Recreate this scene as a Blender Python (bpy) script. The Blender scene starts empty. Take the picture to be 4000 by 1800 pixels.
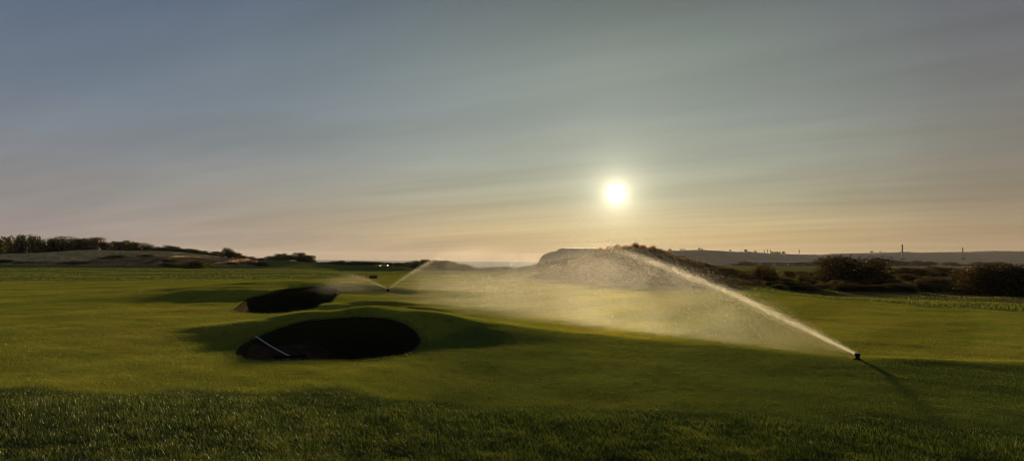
import bpy, bmesh, math, random
import numpy as np
from mathutils import Vector, Matrix

R = math.radians
C = bpy.context.scene.collection
sc = bpy.context.scene

# ------------------------------------------------------------------ camera
F_PX = 2965.0                      # focal length in pixels of the 4000 px wide photo
PITCH, ROLL, CAM_H = R(2.24), R(0.57), 1.6
fw = Vector((0, math.cos(PITCH), math.sin(PITCH)))
r0 = Vector((1, 0, 0)); u0 = Vector((0, -math.sin(PITCH), math.cos(PITCH)))
rt = math.cos(ROLL) * r0 + math.sin(ROLL) * u0
up = -math.sin(ROLL) * r0 + math.cos(ROLL) * u0
cam = bpy.data.objects.new('camera', bpy.data.cameras.new('camera'))
C.objects.link(cam)
cam.matrix_world = Matrix(((rt.x, up.x, -fw.x, 0), (rt.y, up.y, -fw.y, 0), (rt.z, up.z, -fw.z, CAM_H), (0, 0, 0, 1)))
cam.data.sensor_width = 36
cam.data.lens = F_PX / 4000 * 36
cam.data.clip_start = 0.05
cam.data.clip_end = 120000
sc.camera = cam
sc.view_settings.view_transform = 'Standard'
sc.view_settings.look = 'None'
sc.view_settings.gamma = 1
sc.view_settings.exposure = 1.3
sc.cycles.pixel_filter_type = 'BLACKMAN_HARRIS'
sc.cycles.filter_width = 1.1
sc.cycles.use_denoising = True
sc.cycles.denoising_prefilter = 'ACCURATE'
sc.cycles.max_bounces = 6
sc.cycles.diffuse_bounces = 2
sc.cycles.transmission_bounces = 4
sc.cycles.volume_bounces = 0
sc.cycles.transparent_max_bounces = 12
sc.cycles.volume_step_rate = 1.0
sc.cycles.volume_max_steps = 256
sc.cycles.sample_clamp_indirect = 4

# ------------------------------------------------------------------ sun + sky
def ray(px, py):
    u, v = (px - 2000) / F_PX, (900 - py) / F_PX
    return (fw + rt * u + up * v).normalized()
SUN = ray(2407, 757)
SUN_EL = math.asin(SUN.z); SUN_AZ = math.atan2(SUN.x, SUN.y)     # azimuth from +Y towards +X
sun = bpy.data.objects.new('sun', bpy.data.lights.new('sun', 'SUN'))
C.objects.link(sun)
sun.data.energy = 5.0
sun.data.angle = R(1.2)
sun.data.color = (1.0, 0.75, 0.42)
sun.rotation_euler = SUN.to_track_quat('Z', 'Y').to_euler()

def lin(c):
    return tuple(((v / 255) / 12.92 if v / 255 <= 0.04045 else ((v / 255 + 0.055) / 1.055) ** 2.4) for v in c) + (1,)

class NT:
    """small node helper"""
    def __init__(s, tree):
        s.t = tree; s.n = tree.nodes; s.l = tree.links
    def add(s, typ, **kw):
        n = s.n.new(typ)
        for k, v in kw.items(): setattr(n, k, v)
        return n
    def put(s, sock, v):
        if isinstance(v, bpy.types.NodeSocket): s.l.new(v, sock)
        elif v is not None: sock.default_value = v
    def m(s, op, a, b=None, c=None, clamp=False):
        n = s.add('ShaderNodeMath', operation=op, use_clamp=clamp)
        for i, v in enumerate((a, b, c)):
            if v is not None: s.put(n.inputs[i], v)
        return n.outputs[0]
    def vm(s, op, a, b=None, scale=None):
        n = s.add('ShaderNodeVectorMath', operation=op)
        s.put(n.inputs[0], a)
        if b is not None: s.put(n.inputs[1], b)
        if scale is not None: s.put(n.inputs['Scale'], scale)
        return n.outputs['Value'] if op in ('DOT_PRODUCT', 'LENGTH') else n.outputs[0]
    def ramp(s, fac, stops, interp='LINEAR'):
        n = s.add('ShaderNodeValToRGB'); cr = n.color_ramp; cr.interpolation = interp
        while len(cr.elements) < len(stops): cr.elements.new(0.5)
        for e, (p, c) in zip(cr.elements, stops):
            e.position = p; e.color = c if isinstance(c, tuple) else (c, c, c, 1)
        s.put(n.inputs[0], fac)
        return n.outputs[0]
    def mix(s, f, a, b, blend='MIX'):
        n = s.add('ShaderNodeMix', data_type='RGBA', blend_type=blend)
        s.put(n.inputs[0], f); s.put(n.inputs[6], a); s.put(n.inputs[7], b)
        return n.outputs[2]
    def noise(s, vec, scale, detail=3, rough=0.55, dist=0.0):
        n = s.add('ShaderNodeTexNoise')
        s.put(n.inputs['Vector'], vec); n.inputs['Scale'].default_value = scale
        n.inputs['Detail'].default_value = detail; n.inputs['Roughness'].default_value = rough
        n.inputs['Distortion'].default_value = dist
        return n.outputs[0]
    def mapr(s, v, a, b, c=0.0, d=1.0, smooth=False):
        n = s.add('ShaderNodeMapRange', interpolation_type='SMOOTHSTEP' if smooth else 'LINEAR')
        for i, x in enumerate((v, a, b, c, d)): s.put(n.inputs[i], x)
        return n.outputs[0]
    def curve(s, v, pts):
        n = s.add('ShaderNodeFloatCurve'); cu = n.mapping.curves[0]
        for i, p in enumerate(pts):
            if i == 0: cu.points[0].location = p
            elif i == len(pts) - 1: cu.points[-1].location = p
            else: cu.points.new(*p)
        n.mapping.update(); s.put(n.inputs[1], v)
        return n.outputs[0]

W = bpy.data.worlds.new('World'); sc.world = W; W.use_nodes = True
t = NT(W.node_tree); t.n.clear()
outw = t.add('ShaderNodeOutputWorld'); bg = t.add('ShaderNodeBackground'); t.l.new(bg.outputs[0], outw.inputs[0])
tc = t.add('ShaderNodeTexCoord'); D = tc.outputs['Generated']
sep = t.add('ShaderNodeSeparateXYZ'); t.l.new(D, sep.inputs[0])
z = sep.outputs[2]; xx, yy = sep.outputs[0], sep.outputs[1]
el = t.m('MAXIMUM', z, 0.0)
fe = t.m('DIVIDE', el, 0.45, clamp=True)
K = 1 / 0.45
def st(rows): return [(p * K, lin(c)) for p, c in rows]
r_mid = t.ramp(fe, st([(0, (178, 150, 108)), (.035, (206, 181, 129)), (.085, (172, 170, 142)), (.13, (158, 164, 149)), (.19, (144, 154, 147)), (.26, (126, 136, 130)), (.34, (102, 112, 111)), (.45, (92, 104, 114))]))
r_lft = t.ramp(fe, st([(0, (138, 128, 126)), (.035, (144, 136, 134)), (.085, (138, 137, 138)), (.13, (126, 132, 140)), (.19, (112, 124, 140)), (.26, (100, 114, 133)), (.34, (83, 99, 126)), (.45, (70, 88, 118))]))
r_rgt = t.ramp(fe, st([(0, (160, 136, 108)), (.035, (158, 137, 108)), (.085, (142, 131, 114)), (.13, (128, 124, 115)), (.19, (116, 117, 115)), (.26, (106, 108, 112)), (.34, (94, 98, 108)), (.45, (80, 90, 108))]))
# azimuth relative to the sun
sx, sy = math.sin(SUN_AZ), math.cos(SUN_AZ)
ca = t.m('ADD', t.m('MULTIPLY', xx, sx), t.m('MULTIPLY', yy, sy))
sa = t.m('SUBTRACT', t.m('MULTIPLY', xx, sy), t.m('MULTIPLY', yy, sx))
az = t.m('MULTIPLY', t.m('ARCTAN2', sa, ca), 180 / math.pi)
fl = t.curve(t.m('DIVIDE', t.m('MULTIPLY', az, -1.0), 60, clamp=True), [(0, 0), (.15, .18), (.43, .72), (.70, 1), (1, 1)])
fr = t.curve(t.m('DIVIDE', az, 60, clamp=True), [(0, 0), (.15, .18), (.30, .60), (.46, 1), (1, 1)])
sky = t.mix(fl, r_mid, r_lft); sky = t.mix(fr, sky, r_rgt)
# thin cirrus streaks, seen on a flat layer overhead
den = t.m('ADD', el, 0.06)
px_ = t.m('DIVIDE', xx, den); py_ = t.m('DIVIDE', yy, den)
cmb = t.add('ShaderNodeCombineXYZ'); t.put(cmb.inputs[0], px_); t.put(cmb.inputs[1], py_)
def streak(rot, sc_, scale, det, dist):
    a = t.add('ShaderNodeMapping'); t.put(a.inputs[0], cmb.outputs[0]); a.inputs['Rotation'].default_value = (0, 0, R(rot))
    b = t.add('ShaderNodeMapping'); t.put(b.inputs[0], a.outputs[0]); b.inputs['Scale'].default_value = (*sc_, 1)
    return t.noise(b.outputs[0], scale, det, 0.55, dist)
n1 = streak(40, (.22, 1.0), .8, 6, .7)
n2 = streak(30, (.14, 1.0), 2.4, 5, .5)
cir = t.m('ADD', t.m('MULTIPLY', t.m('SUBTRACT', n1, 0.5), 0.58), t.m('MULTIPLY', t.m('SUBTRACT', n2, 0.5), 0.22))
cir = t.m('ADD', 1.0, cir)
sky = t.vm('SCALE', sky, scale=cir)
# clear sky high overhead and behind
nis = t.add('ShaderNodeTexSky', sky_type='NISHITA')
nis.sun_disc = False; nis.sun_elevation = SUN_EL; nis.sun_rotation = SUN_AZ; nis.dust_density = 2.0; nis.air_density = 1.2
nz = t.vm('SCALE', nis.outputs[0], scale=0.14)
hi = t.mapr(z, 0.40, 0.75, 0, 1, True)
sky = t.mix(hi, sky, nz)
# aureole and disc of the sun seen through the haze
cs = t.vm('DOT_PRODUCT', t.vm('NORMALIZE', D), tuple(SUN))
ang = t.m('MULTIPLY', t.m('ARCCOSINE', t.m('MINIMUM', cs, 1.0)), 180 / math.pi)
def gauss(a, s): return t.m('EXPONENT', t.m('MULTIPLY', t.m('POWER', t.m('DIVIDE', a, s), 2.0), -1.0))
def expo(a, s): return t.m('EXPONENT', t.m('MULTIPLY', t.m('DIVIDE', a, s), -1.0))
g = t.vm('SCALE', (1.0, 0.95, 0.72), scale=t.m('MULTIPLY', gauss(ang, 0.50), 1.6))
g2 = t.vm('SCALE', (1.0, 0.93, 0.66), scale=t.m('ADD', t.m('MULTIPLY', expo(ang, 0.75), 1.25), t.m('MULTIPLY', expo(ang, 2.3), 0.34)))
g3 = t.vm('SCALE', (1.0, 0.88, 0.60), scale=t.m('MULTIPLY', expo(ang, 7.0), 0.07))
sky = t.vm('ADD', t.vm('ADD', t.vm('ADD', sky, g), g2), g3)
t.put(bg.inputs[0], sky); bg.inputs[1].default_value = 0.406

# ------------------------------------------------------------------ terrain function
rng = np.random.default_rng(7)
def ss(a, b, x):
    u = np.clip((x - a) / (b - a), 0, 1); return u * u * (3 - 2 * u)
def hz(px): return 996 + 0.01 * px
def polar(px, d):                       # ground position straight below picture column px at depth d
    v = ray(px, hz(px)); return (v.x / v.y * d, d)
_wv = []
for lam, amp in ((.5, .0010), (0.9, .0020), (1.7, .0045), (3.4, .008), (7, .013), (15, .032), (34, .09)):
    for k in range(7):
        a = rng.uniform(0, 2 * math.pi)
        _wv.append((math.cos(a) * 2 * math.pi / lam * rng.uniform(.8, 1.25), math.sin(a) * 2 * math.pi / lam, rng.uniform(0, 6.28), amp, lam))
def wavy(x, y, d):
    o = np.zeros_like(x)
    for kx, ky, ph, amp, lam in _wv:
        fade = np.clip(d / (lam * 4), 0, 1) if lam > 5 else 1.0
        cut = np.clip((lam * 50 - d) / (lam * 25), 0, 1)
        o += amp * 0.42 * fade * cut * np.sin(kx * x + ky * y + ph)
    return o
def ridge(x, y, pts):
    """pts: (x, y, height, sigma towards the camera, sigma behind)"""
    best = np.full(x.shape, 1e9); out = np.zeros(x.shape)
    for (x0, y0, h0, n0, f0), (x1, y1, h1, n1_, f1) in zip(pts, pts[1:]):
        dx, dy = x1 - x0, y1 - y0; L2 = dx * dx + dy * dy
        tt = np.clip(((x - x0) * dx + (y - y0) * dy) / L2, 0, 1)
        qx, qy = x0 + tt * dx, y0 + tt * dy
        dd = np.hypot(x - qx, y - qy)
        side = (x - qx) * dy - (y - qy) * dx        # >0: nearer the camera when the line runs left to right
        w = ss(-0.35, 0.35, side / (dd + 1e-6) )
        sg = (n0 + (n1_ - n0) * tt) * w + (f0 + (f1 - f0) * tt) * (1 - w)
        v = (h0 + (h1 - h0) * tt) * np.exp(-(dd / sg) ** 2)
        out = np.maximum(out, v)
    return out
P = polar
def RP(rows, d): return [(*P(px, dd if dd else d), h, a, b) for px, dd, h, a, b in rows]
R_CREST = [P(-800, 13.0), P(0, 13.0), P(1300, 12.0), P(1700, 15.0), P(1900, 17.5), P(2100, 17.8), P(2500, 16.0), P(3350, 12.7), P(4000, 12.3), P(4600, 12.3)]
R_BUNK2 = RP([(1060, 16.4, .10, 1.3, 2.0), (1150, 16.9, .27, 1.4, 2.0), (1300, 17.3, .44, 1.5, 2.0), (1450, 17.4, .54, 1.5, 2.2), (1580, 17.1, .46, 1.5, 2.2), (1680, 16.8, .26, 1.4, 2.2), (1760, 16.5, .06, 1.2, 2.0)], 0)
R_BUNK1 = RP([(850, 31.6, .22, 2.0, 4), (900, 31.3, .36, 2.3, 5), (970, 32.5, .45, 2.7, 5), (1060, 34.2, .52, 3, 5), (1150, 35, .54, 3, 5), (1250, 35, .50, 3, 5), (1330, 35, .32, 2.8, 4.5), (1400, 35, .1, 2.5, 4)], 0)
R_SMALL = RP([(1400, 25.0, .12, .9, 2.0), (1480, 25.0, .26, .9, 2.0), (1570, 24.5, .12, .9, 2.0)], 0)
R_TEE = RP([(1375, 150, .3, 4, 5), (1430, 150, 1.0, 5, 5), (1500, 150, .85, 5, 5), (1545, 150, .9, 5, 5), (1600, 150, .25, 4, 5)], 0)
R_DUNE = RP([(-700, 230, 3.4, 18, 25), (0, 230, 3.5, 18, 25), (150, 230, 3.8, 18, 25), (342, 230, 4.7, 20, 25), (620, 230, 4.6, 20, 25), (710, 230, 3.9, 18, 25), (816, 230, 2.0, 18, 25), (933, 230, 2.2, 18, 25), (1049, 230, 2.1, 16, 25), (1166, 230, 1.0, 14, 25), (1240, 230, .1, 12, 25)], 0)
R_MOUND = RP([(2200, 78, .3, 2.5, 3), (2270, 78, 1.3, 5, 6), (2350, 78, 2.2, 6.5, 9), (2470, 78, 2.5, 6.5, 10), (2560, 78, 2.2, 6.5, 10), (2650, 78, 1.5, 6.5, 10), (2750, 78, 1.0, 6, 10), (2880, 78, .6, 5, 10), (2960, 78, .0, 5, 10)], 0)
def smooth_line(line, a):
    la = [math.atan2(q[0], q[1]) for q in line]; lr = [math.hypot(*q) for q in line]
    g = np.linspace(-1.2, 1.2, 961); v = np.interp(g, la, lr); k = np.exp(-(np.arange(-48, 49) / 20.0) ** 2); k /= k.sum()
    v = np.convolve(np.pad(v, 48, mode='edge'), k, mode='valid')
    return np.interp(a, g, v)
def crest_side(x, y):
    a = np.arctan2(x, np.maximum(y, .01))
    return (smooth_line(R_CREST, a) - np.hypot(x, y)) * .8   # >0 on the camera's side of the slope break
def H(x, y, rough=True):
    x = np.asarray(x, float); y = np.asarray(y, float)
    d = np.hypot(x, y); pxl = 2000 + F_PX * x / np.maximum(y, .1)
    zz = -1.3 * ss(45, 240, d)
    right = ss(2080, 2190, pxl) * (y > 0)
    zl = -30 * ss(268, 330, d)
    zr = -1.6 * ss(260, 1000, d) - 9.0 * ss(1000, 3200, d)
    zz = zz + zl * (1 - right) + zr * right
    zz = zz - 0.9 * right * ss(2900, 3300, pxl) * ss(34, 60, d) * (1 - ss(140, 260, d))
    cs_ = crest_side(x, y)
    zz = zz - 0.24 * (1 - np.exp(-(np.maximum(cs_, 0) / 5.5) ** 1.25)) * ss(1250, 1900, pxl + 350 * (1 - ss(8, 12, d)))
    zz = zz + 0.03 * np.exp(-(cs_ / .35) ** 2) * ss(3300, 3450, pxl)
    zz = zz + ridge(x, y, R_BUNK2) + ridge(x, y, R_BUNK1) + ridge(x, y, R_SMALL)
    zz = zz + ridge(x, y, R_TEE) + ridge(x, y, R_DUNE) + ridge(x, y, R_MOUND)
    if rough: zz = zz + wavy(x, y, d)
    return zz
def G(px, py, zoff=0.0):
    """where the sight line of a picture point meets the land"""
    v = ray(px, py); n = 6000
    s = 4.0 * (1.0018 ** np.arange(n)); s = s[s < 4000]
    X = v.x * s; Y = v.y * s; Z = CAM_H + v.z * s
    g = H(X, Y, False) + zoff
    k = np.argmax(Z < g)
    if Z[k] >= g[k]: k = len(s) - 1
    a = (Z[k - 1] - g[k - 1]); b = (g[k] - Z[k]); f = a / (a + b + 1e-9)
    ss_ = s[k - 1] + (s[k] - s[k - 1]) * f
    return Vector((v.x * ss_, v.y * ss_, float(H(np.array([v.x * ss_]), np.array([v.y * ss_]), True)[0])))
def hgt(x, y): return float(H(np.array([x]), np.array([y]))[0])

# ------------------------------------------------------------------ object helpers
def tag(o, label=None, cat=None, group=None, kind=None):
    if label: o['label'] = label
    if cat: o['category'] = cat
    if group: o['group'] = group
    if kind: o['kind'] = kind
    return o
def empty(name, loc, rz=0):
    o = bpy.data.objects.new(name, None); C.objects.link(o); o.location = loc; o.rotation_euler = (0, 0, rz)
    o.empty_display_size = 0.1
    return o
def npmesh(name, V, Fc, mat=None, parent=None, attr=None, smooth=False, loc=None):
    """V (n,3) array, Fc (m,k) int array of equal-sized faces"""
    me = bpy.data.meshes.new(name)
    V = np.ascontiguousarray(V, dtype=np.float32); Fc = np.ascontiguousarray(Fc, dtype=np.int32)
    me.vertices.add(len(V)); me.vertices.foreach_set('co', V.ravel())
    m, k = Fc.shape
    me.loops.add(m * k); me.loops.foreach_set('vertex_index', Fc.ravel())
    me.polygons.add(m); me.polygons.foreach_set('loop_start', np.arange(0, m * k, k, dtype=np.int32))
    me.polygons.foreach_set('loop_total', np.full(m, k, dtype=np.int32))
    if smooth: me.polygons.foreach_set('use_smooth', np.ones(m, dtype=bool))
    me.update(calc_edges=True)
    for nm, arr in (attr or {}).items():
        arr = np.ascontiguousarray(arr, dtype=np.float32)
        if arr.ndim == 1:
            a = me.attributes.new(nm, 'FLOAT', 'POINT'); a.data.foreach_set('value', arr)
        else:
            a = me.attributes.new(nm, 'FLOAT_COLOR', 'POINT'); a.data.foreach_set('color', arr.ravel())
    o = bpy.data.objects.new(name, me); C.objects.link(o)
    if mat: me.materials.append(mat)
    if parent: o.parent = parent
    if loc is not None: o.location = loc
    return o
def bmobj(name, bm, mat, parent=None, smooth=False):
    me = bpy.data.meshes.new(name); bm.normal_update(); bm.to_mesh(me); bm.free()
    if smooth:
        for p_ in me.polygons: p_.use_smooth = True
    me.materials.append(mat)
    o = bpy.data.objects.new(name, me); C.objects.link(o)
    if parent: o.parent = parent
    return o
def add_box(bm, c, s, rot=None, bev=0.0):
    r = bmesh.ops.create_cube(bm, size=1)
    M = Matrix.Translation(c) @ (rot.to_4x4() if rot else Matrix()) @ Matrix.Diagonal((*s, 1))
    bmesh.ops.transform(bm, matrix=M, verts=r['verts'])
    if bev:
        es = {e for v in r['verts'] for e in v.link_edges}
        bmesh.ops.bevel(bm, geom=list(es), offset=bev, segments=2, affect='EDGES', profile=.6)
def add_lathe(bm, prof, seg=24, M=None):
    rings = []
    for r_, z_ in prof:
        rings.append([bm.verts.new((r_ * math.cos(2 * math.pi * k / seg), r_ * math.sin(2 * math.pi * k / seg), z_)) for k in range(seg)])
    for a, b in zip(rings, rings[1:]):
        for k in range(seg): bm.faces.new((a[k], a[(k + 1) % seg], b[(k + 1) % seg], b[k]))
    bm.faces.new(rings[0][::-1]); bm.faces.new(rings[-1])
    if M: bmesh.ops.transform(bm, matrix=M, verts=[v for r_ in rings for v in r_])
def add_tube(bm, pts, rad, seg=10):
    rings = []
    for i, p_ in enumerate(pts):
        a = Vector(pts[max(i - 1, 0)]); b = Vector(pts[min(i + 1, len(pts) - 1)])
        q = (b - a).to_track_quat('Z', 'Y'); rr = rad[i] if hasattr(rad, '__len__') else rad
        rings.append([bm.verts.new(Vector(p_) + q @ Vector((rr * math.cos(2 * math.pi * k / seg), rr * math.sin(2 * math.pi * k / seg), 0))) for k in range(seg)])
    for a, b in zip(rings, rings[1:]):
        for k in range(seg): bm.faces.new((a[k], a[(k + 1) % seg], b[(k + 1) % seg], b[k]))
    bm.faces.new(rings[0][::-1]); bm.faces.new(rings[-1])

# ------------------------------------------------------------------ materials
def newmat(name):
    m = bpy.data.materials.new(name); m.use_nodes = True; tt = NT(m.node_tree); tt.n.clear()
    tt.out = tt.add('ShaderNodeOutputMaterial'); return m, tt
def plain(name, col, rough=.6, metal=0.0, var=0.25, scale=8.0):
    m, n = newmat(name)
    b = n.add('ShaderNodeBsdfPrincipled'); n.l.new(b.outputs[0], n.out.inputs[0])
    c = n.add('ShaderNodeTexCoord').outputs['Object']
    f = n.noise(c, scale, 4)
    k = n.mapr(f, .3, .7, 1 - var, 1 + var)
    n.put(b.inputs['Base Color'], n.vm('SCALE', tuple(col), scale=k))
    b.inputs['Roughness'].default_value = rough; b.inputs['Metallic'].default_value = metal
    if rough > .85:                                     # matt: no grazing shine
        q = n.add('ShaderNodeBsdfDiffuse'); n.put(q.inputs[0], n.vm('SCALE', tuple(col), scale=k)); n.l.new(q.outputs[0], n.out.inputs[0])
    return m
def leafmat(name, c1, c2, trans=.45, tcol=None, gloss=.03):
    """leaf or blade: diffuse + light passing through + a little gloss; 'rnd' varies each leaf"""
    m, n = newmat(name)
    a = n.add('ShaderNodeAttribute', attribute_name='rnd').outputs['Fac']
    col = n.mix(a, (*c1, 1), (*c2, 1))
    d = n.add('ShaderNodeBsdfDiffuse'); n.put(d.inputs[0], col)
    tr = n.add('ShaderNodeBsdfTranslucent')
    n.put(tr.inputs[0], n.vm('MULTIPLY', col, tcol or (1.5, 1.3, .5)))
    mx = n.add('ShaderNodeMixShader'); mx.inputs[0].default_value = trans
    n.l.new(d.outputs[0], mx.inputs[1]); n.l.new(tr.outputs[0], mx.inputs[2])
    gl = n.add('ShaderNodeBsdfGlossy'); gl.inputs['Roughness'].default_value = .45; gl.inputs[0].default_value = (.8, .8, .7, 1)
    mx2 = n.add('ShaderNodeMixShader'); mx2.inputs[0].default_value = gloss
    n.l.new(mx.outputs[0], mx2.inputs[1]); n.l.new(gl.outputs[0], mx2.inputs[2]); n.l.new(mx2.outputs[0], n.out.inputs[0])
    return m

# ground: colour follows what grows where (attribute 'zone': R long rough, G dry grass, B scrub earth, A near rough and painted slope shade)
GRASS_A, GRASS_B = (.094, .116, .018), (.170, .162, .028)
m_ground, n = newmat('turf')
geo = n.add('ShaderNodeNewGeometry').outputs['Position']
zn = n.add('ShaderNodeAttribute', attribute_name='zone'); zn.name = 'near'; zone = zn.outputs['Color']
zs = n.add('ShaderNodeSeparateColor'); n.l.new(zone, zs.inputs[0])
f1 = n.mapr(n.noise(geo, .35, 5, .6), .3, .7)
f2 = n.mapr(n.noise(geo, 6, 4, .65), .25, .75)
f3 = n.mapr(n.noise(geo, 45, 3, .7), .25, .75)
col = n.mix(f1, (*GRASS_A, 1), (*GRASS_B, 1))
col = n.mix(n.m('MULTIPLY', f2, .5), col, (.055, .072, .014, 1))
f4 = n.mapr(n.noise(geo, .16, 4, .6), .48, .66, 0, 1, True)
col = n.mix(n.m('MULTIPLY', f4, .35), col, (.150, .108, .030, 1))
mow = n.add('ShaderNodeMapping'); n.put(mow.inputs[0], geo); mow.inputs['Rotation'].default_value = (0, 0, R(32))
ms = n.add('ShaderNodeSeparateXYZ'); n.l.new(mow.outputs[0], ms.inputs[0])
col = n.vm('SCALE', col, scale=n.mapr(n.m('SINE', n.m('ADD', n.m('MULTIPLY', ms.outputs[0], 1.7), n.m('MULTIPLY', f1, 1.2))), -.4, .4, .90, 1.08, True))
col = n.mix(zs.outputs[0], col, n.mix(f2, (.060, .080, .020, 1), (.135, .140, .045, 1)))
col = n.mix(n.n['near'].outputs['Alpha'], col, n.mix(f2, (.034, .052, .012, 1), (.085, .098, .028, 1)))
col = n.mix(zs.outputs[1], col, n.mix(n.mapr(n.noise(geo, .8, 5, .7), .35, .65), (.20, .15, .07, 1), (.60, .44, .24, 1)))
col = n.mix(zs.outputs[2], col, n.mix(f1, (.06, .048, .024, 1), (.12, .095, .045, 1)))
f5 = n.mapr(n.noise(geo, 2.6, 6, .7), .56, .68, 0, 1, True)
col = n.mix(n.m('MULTIPLY', f5, .6), col, (.030, .038, .010, 1))
col = n.vm('SCALE', col, scale=n.mapr(f3, 0, 1, .6, 1.4))
bmp = n.add('ShaderNodeBump'); bmp.inputs['Strength'].default_value = .8; bmp.inputs['Distance'].default_value = .03
hh = n.m('ADD', n.m('MULTIPLY', f2, 1.5), f3)
n.put(bmp.inputs['Height'], hh)
dd_ = n.add('ShaderNodeBsdfDiffuse'); n.put(dd_.inputs[0], col); n.l.new(bmp.outputs[0], dd_.inputs[1])
gg = n.add('ShaderNodeBsdfGlossy'); gg.inputs['Roughness'].default_value = .78
n.put(gg.inputs[0], n.vm('MULTIPLY', col, (3.4, 3.1, 2.0))); n.l.new(bmp.outputs[0], gg.inputs['Normal'])
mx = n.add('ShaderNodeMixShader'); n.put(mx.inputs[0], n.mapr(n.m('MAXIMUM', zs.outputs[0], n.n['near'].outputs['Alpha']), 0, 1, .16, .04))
n.l.new(dd_.outputs[0], mx.inputs[1]); n.l.new(gg.outputs[0], mx.inputs[2]); n.l.new(mx.outputs[0], n.out.inputs[0])

m_blade = leafmat('grass_blade', (.038, .060, .010), (.138, .146, .030), .5, (1.3, 1.2, .5))
m_blade_dk = leafmat('rough_blade', (.016, .034, .009), (.072, .088, .026), .45, (1.3, 1.2, .5))
m_tuft = leafmat('tuft_blade', (.055, .080, .020), (.150, .155, .055), .3, (1.0, 1.0, .5), 0.0)
m_dry = leafmat('dry_blade', (.11, .08, .045), (.52, .39, .25), .45, (1.2, 1.0, .7))
m_leafG = leafmat('shrub_leaf', (.026, .034, .013), (.070, .068, .026), .3)
m_leafB = leafmat('bramble_leaf', (.045, .038, .018), (.12, .092, .040), .3, (1.3, 1.1, .5))
m_reed = leafmat('reed_leaf', (.05, .028, .014), (.14, .085, .04), .5, (1.4, .9, .5))
m_wood = plain('bark', (.05, .035, .025), .9)

# ------------------------------------------------------------------ bunkers: rims first, so the land can be opened below them
def rimpts(pts, n_=140):
    """closed outline through picture points on the land, resampled"""
    base = [G(px, py) for px, py in pts]
    L = len(base); res = []
    for i in range(L):                                      # Catmull-Rom
        p0, p1, p2, p3 = base[(i - 1) % L], base[i], base[(i + 1) % L], base[(i + 2) % L]
        for k in range(8):
            u = k / 8
            res.append(.5 * ((2 * p1) + (-p0 + p2) * u + (2 * p0 - 5 * p1 + 4 * p2 - p3) * u * u + (-p0 + 3 * p1 - 3 * p2 + p3) * u ** 3))
    return np.array([(p_.x, p_.y) for p_ in res])
RIM2 = rimpts([(921, 1375), (945, 1347), (1000, 1318), (1070, 1288), (1150, 1262), (1225, 1248), (1300, 1241), (1400, 1237), (1490, 1240), (1560, 1254), (1610, 1280), (1637, 1310), (1640, 1340), (1620, 1362), (1570, 1382), (1490, 1396), (1380, 1402), (1250, 1404), (1100, 1403), (985, 1401), (935, 1393)])
RIM1 = rimpts([(912, 1210), (933, 1188), (970, 1162), (1048, 1143), (1127, 1128), (1220, 1120), (1281, 1122), (1325, 1131), (1322, 1146), (1296, 1172), (1243, 1196), (1185, 1210), (1107, 1221), (1030, 1223), (948, 1219)])
def inside(poly, X, Y):
    c = np.zeros(X.shape, bool); n_ = len(poly)
    for i in range(n_):
        x0, y0 = poly[i]; x1, y1 = poly[(i + 1) % n_]
        cond = ((y0 > Y) != (y1 > Y)) & (X < (x1 - x0) * (Y - y0) / (y1 - y0 + 1e-12) + x0)
        c ^= cond
    return c
def dist_poly(poly, X, Y):
    b = np.full(X.shape, 1e9)
    for i in range(len(poly)):
        x0, y0 = poly[i]; x1, y1 = poly[(i + 1) % len(poly)]
        dx, dy = x1 - x0, y1 - y0
        tt = np.clip(((X - x0) * dx + (Y - y0) * dy) / (dx * dx + dy * dy + 1e-12), 0, 1)
        b = np.minimum(b, np.hypot(X - x0 - tt * dx, Y - y0 - tt * dy))
    return b

# ------------------------------------------------------------------ ground sheet
fine = np.arange(-42, 42.001, 0.085); coarse = np.arange(44, 316.1, 2.5)
az_ = np.radians(np.concatenate([fine, coarse]))
rad_ = [.4]
while rad_[-1] < 5: rad_.append(rad_[-1] * 1.12)
while rad_[-1] < 60: rad_.append(rad_[-1] * 1.0058)
while rad_[-1] < 320: rad_.append(rad_[-1] * 1.012)
while rad_[-1] < 5200: rad_.append(rad_[-1] * 1.045)
rad_ = np.array(rad_)
RR, AA = np.meshgrid(rad_, az_, indexing='ij')
X = RR * np.sin(AA); Y = RR * np.cos(AA)
Z = H(X, Y)
for poly, depth in ((RIM2, 1.6), (RIM1, 2.0)):
    bx = (X > poly[:, 0].min() - .3) & (X < poly[:, 0].max() + .3) & (Y > poly[:, 1].min() - .3) & (Y < poly[:, 1].max() + .3)
    ii = np.where(bx)
    ins = inside(poly, X[ii], Y[ii]); Z[ii] = np.where(ins, Z[ii] - depth, Z[ii])
nr, na = X.shape
idx = np.arange(nr * na).reshape(nr, na)
nx = np.roll(idx, -1, axis=1)
Fq = np.stack([idx[:-1], idx[1:], nx[1:], nx[:-1]], -1).reshape(-1, 4)
Fq = Fq[:, ::-1]
PXL = 2000 + F_PX * X / np.maximum(Y, .1); DD = RR
cs_all = crest_side(X, Y)
def vn(x, y, lam, seed):
    r_ = np.random.default_rng(seed); o = np.zeros(x.shape)
    for k in range(9):
        a = r_.uniform(0, 6.28); f = 2 * math.pi / lam * r_.uniform(.6, 1.6)
        o += np.sin(x * math.cos(a) * f + y * math.sin(a) * f + r_.uniform(0, 6.28))
    return o / 9 * 1.6
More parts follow.
